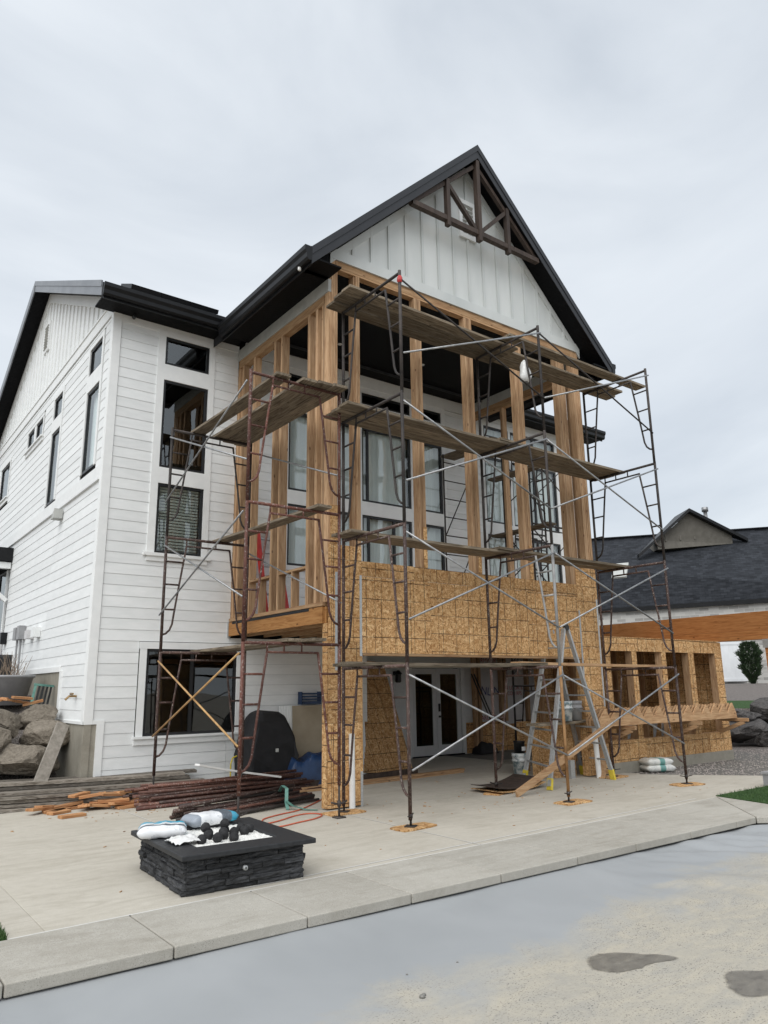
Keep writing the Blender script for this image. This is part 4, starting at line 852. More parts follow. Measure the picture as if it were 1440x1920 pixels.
mb = MB()
for x in (5.25, 6.02): mb.tube([(x, 3.12, 2.99), (x, 3.12, 7.2)], .02, 8)
tw = mb.build('tower_frame', 'rustdark', inner, True)
for k in range(9): MB().tube([(5.25, 3.12, 3.4 + k * .45), (6.02, 3.12, 3.4 + k * .45)], .014, 8).build('rung', 'rustdark', tw, True)
brace(inner, (5.25, 3.1, 5.2), (6.02, 3.1, 6.6), 'rustdark'); brace(inner, (5.25, 3.1, 3.3), (6.02, 3.1, 4.8), 'rustdark')

# planks: each its own thing
def plank(label, a, b, wd=.24, t=.042, mat=None, group='scaffold planks', cat='plank', name='scaffold_plank', tilt=0):
    a, b = Vector(a), Vector(b); along_x = abs(b.x - a.x) > abs(b.y - a.y); d = b - a; n = d.normalized(); L_ = d.length
    sd_ = n.cross(Vector((0, 0, 1))).normalized(); u = sd_.cross(n)
    mb = MB(); K = 8; ph = random.uniform(0, 6)
    for i in range(K + 1):
        s = i / K; c = a + d * s + u * (-.012 * math.sin(math.pi * s) + .003 * math.sin(ph + 5 * s)); ww = wd / 2 * (1 + .012 * math.sin(ph * 2 + 9 * s))
        tl = Vector((0, 0, tilt * 1.)) 
        mb.v += [tuple(c - sd_ * ww - u * t / 2 - tl), tuple(c + sd_ * ww - u * t / 2 + tl), tuple(c + sd_ * ww + u * t / 2 + tl), tuple(c - sd_ * ww + u * t / 2 - tl)]
    for i in range(K):
        for j in range(4): p = i * 4 + j; q = i * 4 + (j + 1) % 4; mb.f.append((p, q, q + 4, p + 4))
    mb.f += [(3, 2, 1, 0), (K * 4, K * 4 + 1, K * 4 + 2, K * 4 + 3)]
    o = mb.build(name, mat or ('plankx' if along_x else 'planky')); return tag(o, label, cat, group)
ZT = [HB + (k + 1) * FH + .035 for k in range(4)]
W_ = 'weathered plank on the front scaffold, '
plank(W_ + 'lowest level, left bay', (-.55, -1.25, ZT[0]), (3.35, -1.3, ZT[0] + .01)); plank(W_ + 'lowest level, right bay', (2.75, -1.28, ZT[0] + .03), (6.75, -1.25, ZT[0]), mat='lumx')
plank(W_ + 'lowest level, left bay beside the wall', (-.3, -.72, ZT[0]), (3.3, -.75, ZT[0])); 
plank(W_ + 'second level, left bay, inner board', (-.22, -.55, ZT[1]), (3.42, -.5, ZT[1])); plank(W_ + 'second level, left bay, outer board', (-.2, -.81, ZT[1]), (3.4, -.77, ZT[1]))
plank(W_ + 'second level, right bay, inner board', (2.8, -.56, ZT[1] + .045), (6.4, -.62, ZT[1])); plank(W_ + 'second level, right bay, outer board', (2.85, -.83, ZT[1] + .045), (6.42, -.9, ZT[1]))
for j, (y, nm) in enumerate(((-.42, 'inner'), (-.68, 'middle'), (-.94, 'outer'))):
    plank(W_ + 'third level, left bay, %s board' % nm, (-.28 - .03 * j, y, ZT[2]), (3.45, y + .01, ZT[2])); plank(W_ + 'third level, right bay, %s board' % nm, (2.85 + .02 * j, y - .01, ZT[2] + .045), (6.44, y - .02, ZT[2]))
    plank(W_ + 'top level, left bay, %s board' % nm, (-.25 - .02 * j, y, ZT[3] + (.03 if j else 0)), (3.5, y + .02, ZT[3])); 
plank(W_ + 'top level, right bay, inner board', (2.85, -.45, ZT[3] + .045), (7.0, -.5, ZT[3])); plank(W_ + 'top level, right bay, middle board', (2.87, -.71, ZT[3] + .045), (6.9, -.76, ZT[3])); plank(W_ + 'top level, right bay, outer board', (3.0, -1.2, ZT[3] + .04), (7.05, -1.22, ZT[3]), mat='plankx')
ZL = [HL + (k + 1) * FH + .035 for k in range(3)]; W_ = 'weathered plank on the left scaffold, '
for j, (x, nm) in enumerate(((-.33, 'board next to the porch'), (-.58, 'second board'), (-.83, 'third board'), (-1.25, 'outer board'))): plank(W_ + 'top level, ' + nm, (x, -.86 + .04 * j, ZL[2]), (x - .0, 2.62 - .05 * j, ZL[2]))
plank(W_ + 'middle level', (-.6, -.85, ZL[1]), (-.72, 2.6, ZL[1])); plank(W_ + 'lowest level, inner board', (-.75, -.95, ZL[0]), (-.68, 2.65, ZL[0])); plank(W_ + 'lowest level, outer board', (-1.05, -.8, ZL[0]), (-.95, 2.75, ZL[0]))
W_ = 'dark plank on the scaffold behind the right studs, '
plank(W_ + 'upper level', (7.15, 1.9, 6.9), (7.15, 3.4, 6.9), .3, .05, 'planky'); plank(W_ + 'lower level', (7.15, 1.5, 5.42), (7.15, 3.4, 5.42), .3, .05, 'planky'); plank('dark plank on the narrow tower near the back wall', (5.6, 1.6, 7.22), (5.6, 3.35, 7.22), .45, .05, 'planky')
# pads under the feet
def pad(x, y, label, a=0):
    mb = MB(); n = 18; pts = []
    for i in range(n):
        t = 2 * math.pi * i / n; c, s = math.cos(t), math.sin(t); k = 1 / max(abs(c), abs(s)); pts.append((c * k * .3 + random.uniform(-.012, .012), s * k * .16 + random.uniform(-.012, .012)))
    ca, sa = math.cos(a), math.sin(a); pts = [(x + p * ca - q * sa, y + p * sa + q * ca) for p, q in pts]
    o = mb.prism(pts, 'z', .002, .02).build('scaffold_pad', 'osb'); return tag(o, label, 'board', 'strand board pads under the scaffold feet')
pad(XF[0], Y0 + .0, 'strand board pad at the foot of the left porch column'); pad(XF[0] + .05, Y0 - FW, 'strand board pad under the scaffold leg nearest the pool', .1); pad(XF[1], Y0, 'strand board pad under the inner middle leg beside the curled sheets', .5)
pad(XF[1] + .1, Y0 - FW, 'strand board pad under the ochre middle leg', .05); pad(XF[2], Y0, 'strand board pad under the right inner leg beside the ladder foot', .1); pad(XF[2], Y0 - FW, 'strand board pad under the right outer leg near the gravel', -.2)
# plastic bag hanging from the top middle frame
mb = MB(); n = 14; prof = [(.01, .42), (.05, .38), (.075, .3), (.10, .2), (.115, .1), (.10, .02), (.05, 0)]
for k, (r_, z_) in enumerate(prof):
    for j in range(n): a = 2 * math.pi * j / n; q = r_ * (1 + .18 * math.sin(3 * a + k) + .1 * math.sin(5 * a - k * 2)); mb.v.append((3.13 + q * math.cos(a) * .9, -1.5 + q * math.sin(a) * .9, 6.93 + z_))
for k in range(len(prof) - 1):
    for j in range(n): mb.f.append((k * n + j, k * n + (j + 1) % n, (k + 1) * n + (j + 1) % n, (k + 1) * n + j))
tag(mb.build('plastic_bag', 'whitebag', None, True), 'white plastic bag hanging from the top scaffold frame', 'bag')

# ------------------------------------------------------------------ fire pit
fp = thing('fire_pit', 'square charcoal ledge stone fire pit with a black slab rim', 'fire pit', (-2.85, -2.5, 0))
FX0, FX1, FY0, FY1, FZ = -3.385, -2.245, -3.12, -1.82, .305
box('core', 'slab', fp, FX0 + .04, FX1 - .04, FY0 + .04, FY1 - .04, 0, FZ - .06)
def course(ax, u0, u1, pl, out):
    z = 0.002
    while z < FZ - .01:
        h = random.choice((.034, .044, .052)); h = min(h, FZ - z)
        if FZ - z - h < .02: h = FZ - z
        u = u0
        while u < u1 - .01:
            l = random.uniform(.14, .42)
            if u1 - u - l < .1: l = u1 - u
            d = random.uniform(.002, .038); g = .003
            def q(uu, dd, zz): return (uu, pl + out * dd, zz) if ax == 'x' else (pl + out * dd, uu, zz)
            a0, a1 = u + g, u + l - g; zz0, zz1 = z + g * .6, z + h - g * .6
            # rough split face: 4 x 2 patch
            vs = []; nx = 4
            for j in range(3):
                for i in range(nx + 1): e = .016 if j == 1 else .008; vs.append(q(a0 + (a1 - a0) * i / nx, d + e * random.uniform(-.8, 1) - (.006 if j != 1 else 0), zz0 + (zz1 - zz0) * j / 2 + (random.uniform(-.004, .004) if j == 1 else 0)))
            k = len(vs); vs += [q(a0, -.05, zz0), q(a1, -.05, zz0), q(a1, -.05, zz1), q(a0, -.05, zz1)]
            fs = [(j * (nx + 1) + i, j * (nx + 1) + i + 1, (j + 1) * (nx + 1) + i + 1, (j + 1) * (nx + 1) + i) for j in range(2) for i in range(nx)]
            fs += [tuple(range(nx + 1)) + (k + 1, k), tuple(range(2 * (nx + 1) + nx, 2 * (nx + 1) - 1, -1)) + (k + 3, k + 2), (0, nx + 1, 2 * nx + 2, k + 3, k), (nx, k + 1, k + 2, 3 * nx + 2, 2 * nx + 1)]
            MB().add(vs, fs).build('ledge_stone', 'stone', fp); u += l
        z += h
course('x', FX0, FX1, FY0, -1); course('y', FY0, FY1, FX0, -1); course('y', FY0, FY1, FX1, 1); course('x', FX0, FX1, FY1, 1)
SX0, SX1, SY0, SY1 = -3.47, -2.16, -3.23, -1.70; IX0, IX1, IY0, IY1 = -3.22, -2.42, -2.91, -1.95
mb = MB()
for z in (FZ + .002, FZ + .047): mb.v += [(SX0, SY0, z), (SX1, SY0, z), (SX1, SY1, z), (SX0, SY1, z), (IX0, IY0, z), (IX1, IY0, z), (IX1, IY1, z), (IX0, IY1, z)]
for k in range(4): a, b = k, (k + 1) % 4; mb.f += [(a, b, b + 4, a + 4), (8 + a, 8 + a + 4, 8 + b + 4, 8 + b), (a, 8 + a, 8 + b, b), (4 + a, 4 + b, 12 + b, 12 + a)]
bev(mb.build('slab_rim', 'slab', fp), .008, 3)
key = MB().tube([(-2.85, FY0 - .05, .17), (-2.85, FY0 - .01, .17)], .022, 16).build('gas_valve', 'alu', fp, True); MB().tube([(-2.85, FY0 - .053, .17), (-2.85, FY0 - .049, .17)], .008, 8).build('key_hole', 'frame', key)
mb = MB(); n = 44
def gzf(x, y): return FZ + .028 + .016 * mnoise.noise((x * 4, y * 4, 0)) + .006 * mnoise.noise((x * 30, y * 30, 2)) + .012 * mnoise.noise((x * 90, y * 90, 2))
for j in range(n + 1):
    for i in range(n + 1): x = IX0 + .003 + (IX1 - IX0 - .006) * i / n; y = IY0 + .003 + (IY1 - IY0 - .006) * j / n; mb.v.append((x, y, gzf(x, y)))
for j in range(n):
    for i in range(n): a = j * (n + 1) + i; mb.f.append((a, a + 1, a + n + 2, a + n + 1))
PIV = Matrix.Translation((-2.815, -2.46, 0)) @ Matrix.Rotation(R(-2.5), 4, 'Z') @ Matrix.Translation((2.815, 2.46, 0))
for v_ in range(len(mb.v)): mb.v[v_] = tuple(PIV @ Vector(mb.v[v_]))
fp.location = PIV @ Vector(fp.location); fp.rotation_euler.z = R(-2.5)
tag(mb.build('fire_glass', 'beads', None), 'white crushed fire glass filling the fire pit', 'fire glass', kind='stuff')
ball = bpy.data.meshes.new('lava_ball'); bm = bmesh.new(); bmesh.ops.create_icosphere(bm, subdivisions=3, radius=.048)
for v in bm.verts: v.co *= 1 + .05 * mnoise.noise(v.co * 40)
bm.to_mesh(ball); bm.free(); ball.materials.append(M['lava']); ball.shade_smooth()
BP = [(-3.12, -2.72, 0), (-2.98, -2.55, 0), (-2.93, -2.44, 0), (-2.98, -2.48, .065), (-2.95, -2.70, 0), (-2.85, -2.62, 0), (-2.80, -2.50, 0), (-2.75, -2.42, 0), (-2.77, -2.46, .07), (-2.80, -2.74, 0), (-2.70, -2.53, 0), (-2.55, -2.38, 0), (-2.50, -2.47, 0), (-2.60, -2.56, 0)]
for x, y, h in BP: tag(inst(ball, 'lava_ball', None, Matrix.Translation((x, y, gzf(x, y) + .036 + h)) @ Matrix.Rotation(random.uniform(0, 6), 4, 'X')), 'black lava ball lying on the white fire glass', 'lava ball', 'lava balls in the fire pit')
def bag(name, c, ang, L_, W_, H_, label, mat, tilt=0, group=None):
    mb = MB(); nu, nv = 18, 14
    for j in range(nv + 1):
        for i in range(nu + 1):
            u = -1 + 2 * i / nu; v = math.pi * 2 * j / nv; cv, sv_ = math.cos(v), math.sin(v)
            e = 1 - abs(u) ** 9; w_ = W_ / 2 * (.9 + .1 * e) * (1 + .03 * math.sin(u * 7)); h_ = H_ / 2 * max(.08, e) ** .7
            y = w_ * (abs(cv) ** .45) * (1 if cv > 0 else -1); z = h_ * (abs(sv_) ** .55) * (1 if sv_ > 0 else -1)
            z += .014 * mnoise.noise((u * 4, y * 14, z * 9 + len(label))) + .007 * mnoise.noise((u * 11, y * 30, 3)); mb.v.append((u * L_ / 2, y, z))
    for j in range(nv):
        for i in range(nu): a = j * (nu + 1) + i; mb.f.append((a, a + 1, a + nu + 2, a + nu + 1))
    for e in (0, nu): mb.f.append(tuple(j * (nu + 1) + e for j in range(nv)))
    o = mb.build(name, mat, None, True); o.location = c; o.rotation_euler = (0, tilt, ang); return tag(o, label, 'bag', group)
w1, tealc, dk = (.74, .75, .76), (.05, .36, .52), (.09, .11, .13)
mA = bagmat('white_teal_bag', 1, [(0, w1), (.25, w1), (.26, dk), (.42, dk), (.43, w1), (.6, w1), (.61, tealc), (1, tealc)], .38)
mB = bagmat('white_grey_bag', 0, [(0, (.3, .33, .37)), (.16, (.25, .28, .32)), (.165, w1), (.6, w1), (.605, dk), (.82, dk), (.825, tealc), (1, tealc)], .58)
bag('fire_glass_bag', (-3.3, -2.18, .41), R(-22), .46, .36, .115, 'white and teal printed bag on the left rim of the fire pit', mA, 0, 'printed bags on the fire pit')
bag('fire_glass_bag', (-2.68, -1.9, .42), R(10), .56, .28, .12, 'white printed bag with dark and teal end on the back rim of the fire pit', mB, 0, 'printed bags on the fire pit')
mb = MB(); n = 16
for j in range(n + 1):
    for i in range(n + 1): x = -.16 + .32 * i / n; y = -.14 + .28 * j / n; mb.v.append((x, y, .035 + .06 * max(0, 1 - (x * x + y * y) / .035) * (.5 + mnoise.noise((x * 14, y * 14, 1))) + .02 * mnoise.noise((x * 30, y * 30, 6))))
for j in range(n):
    for i in range(n): a = j * (n + 1) + i; mb.f.append((a, a + 1, a + n + 2, a + n + 1))
o = mb.build('plastic_wrap', 'whitebag', None, True); o.location = (-3.23, -2.62, FZ + .03); tag(o, 'crumpled clear plastic wrap beside the left bag', 'plastic wrap')

# ------------------------------------------------------------------ clutter on the patio
# long stack of old planks
for r_ in range(7):
    for c_ in range(3):
        if r_ > 4 and c_ == 0: continue
        x1 = -1.05 + random.uniform(-.4, .3) + (.25 if r_ in (2, 3) else 0); of = c_ * .27 + random.uniform(-.03, .03) + r_ * .02
        a = Vector((-4.6 + random.uniform(-.2, .2), 3.38, .03 + r_ * .055)); b = Vector((x1, 2.62, .03 + r_ * .055)); nn = Vector((.2, .98, 0))
        plank('weathered grey plank in the long stack along the white wall, ' + ['bottom', 'second', 'third', 'fourth', 'fifth', 'sixth', 'top'][r_] + ' layer', a + nn * of, b + nn * of, .24, .045, 'plankold', 'planks in the long stack', name='stacked_plank')
# rusty tubes in two bundles
def tubes(n, a, b, wd, hh, label, grp, mts):
    a, b = Vector(a), Vector(b); nn = (b - a).cross(Vector((0, 0, 1))).normalized()
    for k in range(n):
        t = random.uniform(-1, 1); h = .025 + hh * (1 - abs(t)) * random.random(); s0, s1 = random.uniform(-.15, .25), random.uniform(-.35, .15)
        p0 = a + nn * wd * t + (b - a).normalized() * s0; p1 = b + nn * wd * (t * .8 + random.uniform(-.7, .7)) + (b - a).normalized() * s1
        p0.z = h + random.uniform(-.01, .02) if h > .03 else h; p1.z = h * random.uniform(.6, 1.3); p0.z = max(p0.z, .022); p1.z = max(p1.z, .022)
        mb = MB().tube([p0, (p0 + p1) / 2 + Vector((0, 0, random.uniform(-.005, .012))), p1], random.choice((.02, .024, .024)), 8)
        if random.random() < .45:
            m_ = p0.lerp(p1, random.uniform(.2, .8)); mb.tube([m_, m_ + nn * random.uniform(-.2, .2) + Vector((random.uniform(-.4, .4), 0, random.uniform(0, .05)))], .014, 6)
        tag(mb.build('scaffold_tube', random.choice(mts), None, True), label, 'tube', grp)
tubes(46, (-2.05, 2.22, 0), (1.0, 2.4, 0), .36, .46, 'rusty scaffold tube in the heap in front of the grill', 'rusty tubes in the back heap', ['rust', 'rustpile', 'rustpile', 'rustpile', 'rustred'])
tubes(28, (-2.05, .42, 0), (.3, 1.1, 0), .2, .26, 'rusty scaffold tube in the bundle tied with a green strap', 'rusty tubes in the tied bundle', ['rust', 'rustpile', 'rustdark'])
mb = MB()
for j in range(2):
    pts = [(-.42 + j * .04, .42 - .05 * j, .01), (-.4, .5, .1), (-.34, .6, .28), (-.3, .8, .3), (-.26, 1.0, .16)] if j == 0 else [(-.4, .5, .12), (-.36, .38, .06), (-.22, .22, .012), (-.1, .1, .008)]
    for i in range(len(pts) - 1): a, b = Vector(pts[i]), Vector(pts[i + 1]); mb.beam(a, b, .05, .006)
tag(mb.build('tie_strap', 'teal', None), 'green strap tied round the front bundle of rusty tubes', 'strap')
plank('white painted board lying across the back heap of tubes', (-1.35, 1.6, .62), (.3, 2.0, .28), .12, .03, 'pvc', None, name='loose_board')
# offcuts of new lumber
OC = [(-3.05, 1.95, .36, 10, 0)]
for k in range(27):
    t = random.random(); cx_ = -3.35 + 1.75 * t; h_ = 1 - abs(t - .55) * 1.7; OC.append((cx_, 2.42 + random.uniform(-.12, .42) - .25 * (t - .5), random.uniform(.3, .46), random.uniform(-55, 60), random.choice((0, 0, 1, 1, 2, 3, 4)) if h_ > .35 else random.choice((0, 0, 1))))
OCL = ['lumber offcut lying alone in front of the scrap heap', 'split lumber offcut at the left end of the scrap heap']
for k, (x, y, l, a, lay) in enumerate(OC):
    z = .021 + .043 * lay; mb = MB().box(-l / 2, l / 2, -.07, .07, -.02, .02)
    o = mb.build('lumber_offcut', 'scrap'); o.location = (x, y, z); o.rotation_euler = (random.uniform(-.1, .1) if lay else 0, random.uniform(-.12, .12) if lay else 0, R(a))
    tag(o, OCL[0] if k == 0 else 'short new lumber offcut in the scrap heap before the plank stack', 'offcut', 'lumber offcuts on the patio'); bev(o, .004, 1)
# barbecue under its black cover
bb = MB(); prof = [(-.53, 0), (-.53, .62), (-.54, .95), (-.36, 1.3), (-.22, 1.36), (.22, 1.32), (.32, 1.26), (.53, .92), (.54, .6), (.55, 0)]
ny = 8
for j in range(ny + 1):
    t = -1 + 2 * j / ny; s = 1 - .10 * abs(t) ** 3
    for i, (x, z) in enumerate(prof): bb.v.append((.62 + .92 * x * (1 - .05 * abs(t) ** 2) + .015 * mnoise.noise((x * 5, t * 3, z * 4)), 3.08 + .33 * t * (1 if z < .9 else .82) + .02 * mnoise.noise((x * 6, t, z * 5)), z * s + (.01 if z == 0 else 0)))
npf = len(prof)
for j in range(ny):
    for i in range(npf - 1): a = j * npf + i; bb.f.append((a, a + 1, a + npf + 1, a + npf))
bb.f += [tuple(range(npf)), tuple(ny * npf + i for i in reversed(range(npf)))]
gr = bb.build('barbecue', 'black', None); tag(gr, 'barbecue grill under a black fabric cover beside the drywall', 'barbecue'); bev(gr, .05, 3)
box('label_patch', 'greytrim', gr, .63, .68, 2.72, 2.742, .62, .68)
# drywall sheets leaning on the wall
for k in range(6):
    y = 3.44 - k * .03; tag(MB().obox((2.05 - .0 * k, y - .09, .71), (1.0 - .04 * k, 0, 0), (0, .007, .001), (0, .045, .70)).build('drywall_sheet', 'drywall' if k == 5 else 'trim'), 'tan drywall sheet leaning on the wall, ' + ['against the siding', 'second from the wall', 'third from the wall', 'fourth from the wall', 'second from the front', 'front one of the stack'][k], 'drywall', 'leaning drywall sheets')
cr_ = thing('crate', 'blue plastic crate standing on the drywall sheets', 'crate', (1.72, 3.38, 1.44)); box('base', 'tarp', cr_, 1.5, 1.95, 3.3, 3.46, 1.43, 1.45)
for k in range(4): box('side_slat', 'tarp', cr_, 1.5, 1.95, 3.3, 3.312, 1.45 + k * .055, 1.485 + k * .055)
for x in (1.5, 1.94): box('end_panel', 'tarp', cr_, x, x + .01, 3.3, 3.46, 1.45, 1.67)
# crumpled blue tarp
mb = MB(); nx, ny = 30, 16
for j in range(ny + 1):
    for i in range(nx + 1):
        u, v = i / nx, j / ny; x = .75 + 1.4 * u; y = 2.85 + .5 * v - .2 * u; e = min(1, 6 * u, 6 * (1 - u), 6 * v, 6 * (1 - v)); z = .02 + e * (.42 + .10 * u + .13 * mnoise.noise((x * 3, y * 4, 1)) + .06 * abs(mnoise.noise((x * 8, y * 9, 4)))); mb.v.append((x, y - .3, max(.015, z)))
for j in range(ny):
    for i in range(nx): a = j * (nx + 1) + i; mb.f.append((a, a + 1, a + nx + 2, a + nx + 1))
tag(mb.build('tarp', 'tarp', None, True), 'crumpled dark blue tarp on the floor under the drywall', 'tarp')
# new lumber on the floor
for k, (a, b, lab) in enumerate((((.6, 1.95, .02), (4.75, 2.3, .02), 'new lumber board at the bottom of the floor stack behind the column'), ((.7, 1.98, .06), (4.8, 2.33, .06), 'new lumber board on top of the floor stack behind the column'), ((1.2, 2.5, .06), (3.9, 2.75, .06), 'dark lumber board behind the floor stack'))): plank(lab, a, b, .14 if k < 2 else .1, .038 if k < 2 else .1, 'lumx' if k < 2 else 'darkwood', 'lumber on the covered floor', name='lumber_board')
# strand board sheet leaning beside the french doors
sh = MB().obox((3.3, 3.55, 1.18), (.85, .10, -.08), (0, .006, 0), (-.17, .30, 1.17)).build('leaning_sheet', 'osb'); tag(sh, 'full strand board sheet leaning in the corner left of the french doors', 'strand board')
tag(MB().obox((4.34, 4.35, .62), (.05, .01, 0), (0, .01, 0), (-.12, .1, .6)).build('black_strip', 'frame'), 'black rubber strip leaning beside the strand board sheet', 'strip'); tag(MB().obox((4.72, 4.6, .3), (.12, .0, 0), (0, .008, 0), (-.02, .08, .3)).build('drywall_scrap', 'drywall'), 'small drywall scrap leaning beside the french doors', 'drywall')
# curled plywood sheets on the floor, propped by a leaning board
for k in range(2):
    mb = MB(); n = 10
    for i in range(n + 1):
        t = i / n; x = 2.9 + 1.35 * t - .05 * k + .1 * k; z = .012 + (.10 + .03 * k) * (t - .42) ** 2 * 2.1 + k * .04
        for yy in (-.62 + .2 * t, .05 + .3 * t): mb.v += [(x, yy + .05 * k, z), (x, yy + .05 * k, z + .012)]
    for i in range(n): a = i * 4; mb.f += [(a, a + 2, a + 6, a + 4), (a + 1, a + 5, a + 7, a + 3), (a, a + 4, a + 5, a + 1), (a + 2, a + 3, a + 7, a + 6)]
    mb.f += [(0, 1, 3, 2), (n * 4, n * 4 + 2, n * 4 + 3, n * 4 + 1)]
    tag(mb.build('curled_sheet', 'osb' if k == 0 else 'darkwood'), ['warped strand board sheet, lower of two on the floor', 'warped dark plywood sheet, upper of two on the floor'][k], 'sheet', 'warped sheets')
plank('orange lumber board leaning diagonally up to the stair stringers', (2.98, -.92, .05), (5.72, -.86, 1.08), .04, .11, 'lumx', None, name='leaning_board')
tag(MB().beam((6.0, -.3, .0), (6.35, -.1, .95), .1, .05).build('short_prop', 'lumx'), 'short orange prop board standing behind the ladder', 'board')
box('prop_block', 'strapmetal', None, 5.5, 5.62, .05, .15, 0, .33); tag(bpy.data.objects['prop_block'], 'short grey metal block standing beside the ladder foot', 'block')
tag(MB().tube([(5.98, -.22, 0), (5.96, -.2, .98)], .05, 12).build('pipe', 'pvc'), 'pale plastic pipe standing at the right porch column', 'pipe')
# aluminium ladder
ld = thing('ladder', 'aluminium folding ladder standing open in front of the porch opening', 'ladder', (5.1, -.1, 0))
TP = {0: ((5.12, -.33, 2.78), (5.12, .08, 2.78))}
secs = [((4.0, -.72), (4.72, .52)), ((5.95, -.56), (6.2, .34))]
for k, (fa, fb_) in enumerate(secs):
    tA, tB = Vector((5.07 + .1 * k, -.36, 2.78)), Vector((5.07 + .1 * k, .02, 2.78)); rails = []
    for f_, t_ in ((fa, tA), (fb_, tB)):
        a = Vector((*f_, .06)); r1 = MB().beam(a, t_, .045, .08, (0, 1, 0)).build('rail', 'alu', ld); rails.append((a, t_))
        ft = MB().beam(Vector((*f_, 0)), a.lerp(t_, .045), .05, .1, (0, 1, 0)).build('foot', 'yellow', r1)
    for i in range(1, 9):
        s = i / 9.2; MB().beam(rails[0][0].lerp(rails[0][1], s), rails[1][0].lerp(rails[1][1], s), .035, .03).build('rung', 'alu', ld)
for y in (-.38, .04): MB().tube([(5.12, y - .03, 2.8), (5.12, y + .03, 2.8)], .06, 14).build('hinge', 'frame', ld)
# buckets, tub
def bucket(c, r, h, label, mat='bucket', lid=False):
    t = thing('bucket', label, 'bucket', c, 'buckets on the site'); MB().lathe(c, [(r * .86, 0), (r * .93, h * .6), (r * 1.04, h * .62), (r * 1.04, h * .68), (r * .95, h * .7), (r * .98, h * .84), (r * 1.05, h * .86), (r, h * .9), (r * 1.04, h), (r * .95, h), (r * .85, h * .2)], 20).build('pail', mat, t, True)
    MB().tube([(c[0] - r * 1.04, c[1], c[2] + h * .8), (c[0] - r * .7, c[1] - r * .9, c[2] + h * .6), (c[0], c[1] - r * 1.15, c[2] + h * .52), (c[0] + r * .7, c[1] - r * .9, c[2] + h * .6), (c[0] + r * 1.04, c[1], c[2] + h * .8)], .005, 6).build('handle', 'galv', t, True); return t
bucket((5.42, 1.28, 0), .16, .40, 'paint splattered bucket on the floor beside the low counter'); bucket((5.25, -.1, 1.07), .15, .36, 'light splattered bucket on the plank behind the ladder, left one'); bucket((5.72, .05, 1.07), .15, .36, 'dark splattered bucket on the plank behind the ladder, right one', 'greyplastic')
pcn = thing('paint_can', 'black labelled can standing on the splattered floor bucket', 'can', (5.42, 1.28, .4)); MB().lathe((5.42, 1.28, .405), [(.11, 0), (.11, .2), (.12, .205), (.115, .23)], 18).build('tin', 'frame', pcn, True); box('paper_label', 'trim', pcn, 5.37, 5.47, 1.158, 1.168, .45, .53)
plank('dark work plank resting across the ladder and the counter', (4.35, -.1, 1.03), (6.0, .1, 1.05), .3, .045, 'plankx', None, name='work_plank')
# tools leaning and odd rubbish
for k in range(2): tag(MB().tube([(8.3 + .1 * k, 5.0, .55 + .3), (8.3 - .35 + .1 * k, 5.3, 2.05)], .018, 6).build('pry_bar', 'frame'), ['left one of two black rods leaning at the foam board', 'right one of two black rods leaning at the foam board'][k], 'rod', 'black rods')
mb = MB(); 
for j in range(9):
    for i in range(13): x = 7.8 + .7 * i / 12; y = 4.9 + .4 * j / 8; e = min(i, 12 - i, j, 8 - j); mb.v.append((x, y, .01 + min(.25, .1 * e) + .08 * mnoise.noise((x * 6, y * 6, 1)) * (e > 0)))
for j in range(8):
    for i in range(12): a = j * 13 + i; mb.f.append((a, a + 1, a + 14, a + 13))
tag(mb.build('rubbish_sack', 'black', None, True), 'black sack on the floor right of the french doors', 'sack')
# bags of mix at the wing
mC = bagmat('white_green_sack', 0, [(0, (.62, .62, .58)), (.42, (.62, .62, .58)), (.47, (.10, .27, .24)), (.66, (.14, .30, .27)), (.68, (.6, .6, .57)), (1, (.6, .6, .57))])
bag('cement_sack', (7.72, -.32, .07), R(-28), .62, .4, .14, 'white and green sack on the gravel edge, lower of two', mC, 0, 'sacks beside the wing'); bag('cement_sack', (7.73, -.29, .19), R(-20), .6, .38, .14, 'white and green sack lying on top of the other', mC, 0, 'sacks beside the wing')
# wire bundles in the wing openings
for k, x in enumerate((7.35, 8.25, 8.55)):
    mb = MB(); [mb.tube([(x + i * .03, .06 + .01 * i, .63), (x + .12 + i * .03, .1, 1.0)], .006, 5) for i in range(6)]; tag(mb.build('rod_bundle', 'galv', None), ['bundle of thin metal rods in the first wing opening', 'bundle of thin metal rods in the second wing opening', 'second bundle of thin metal rods beside it'][k], 'rods', 'metal rods in the wing openings')
# orange cord
pts = [(.5, .95), (.1, .6), (-.35, .25), (-.75, .1), (-1.1, -.1), (-1.2, -.4), (-.95, -.32), (-.6, -.12), (-.35, -.1), (-.28, -.3), (-.5, -.5), (-.85, -.62), (-1.2, -.72), (-1.5, -.55)]
sp = []
for i in range(len(pts)):
    p0, p1, p2, p3 = (Vector(pts[max(0, min(len(pts) - 1, i + d))]) for d in (-1, 0, 1, 2))
    for t in (0, .25, .5, .75): q = .5 * ((2 * p1) + (-p0 + p2) * t + (2 * p0 - 5 * p1 + 4 * p2 - p3) * t * t + (-p0 + 3 * p1 - 3 * p2 + p3) * t ** 3); sp.append((q.x, q.y, .011))
tag(MB().tube(sp, .009, 6).build('extension_cord', 'cord', None, True), 'orange extension cord looping on the concrete behind the fire pit', 'cord')
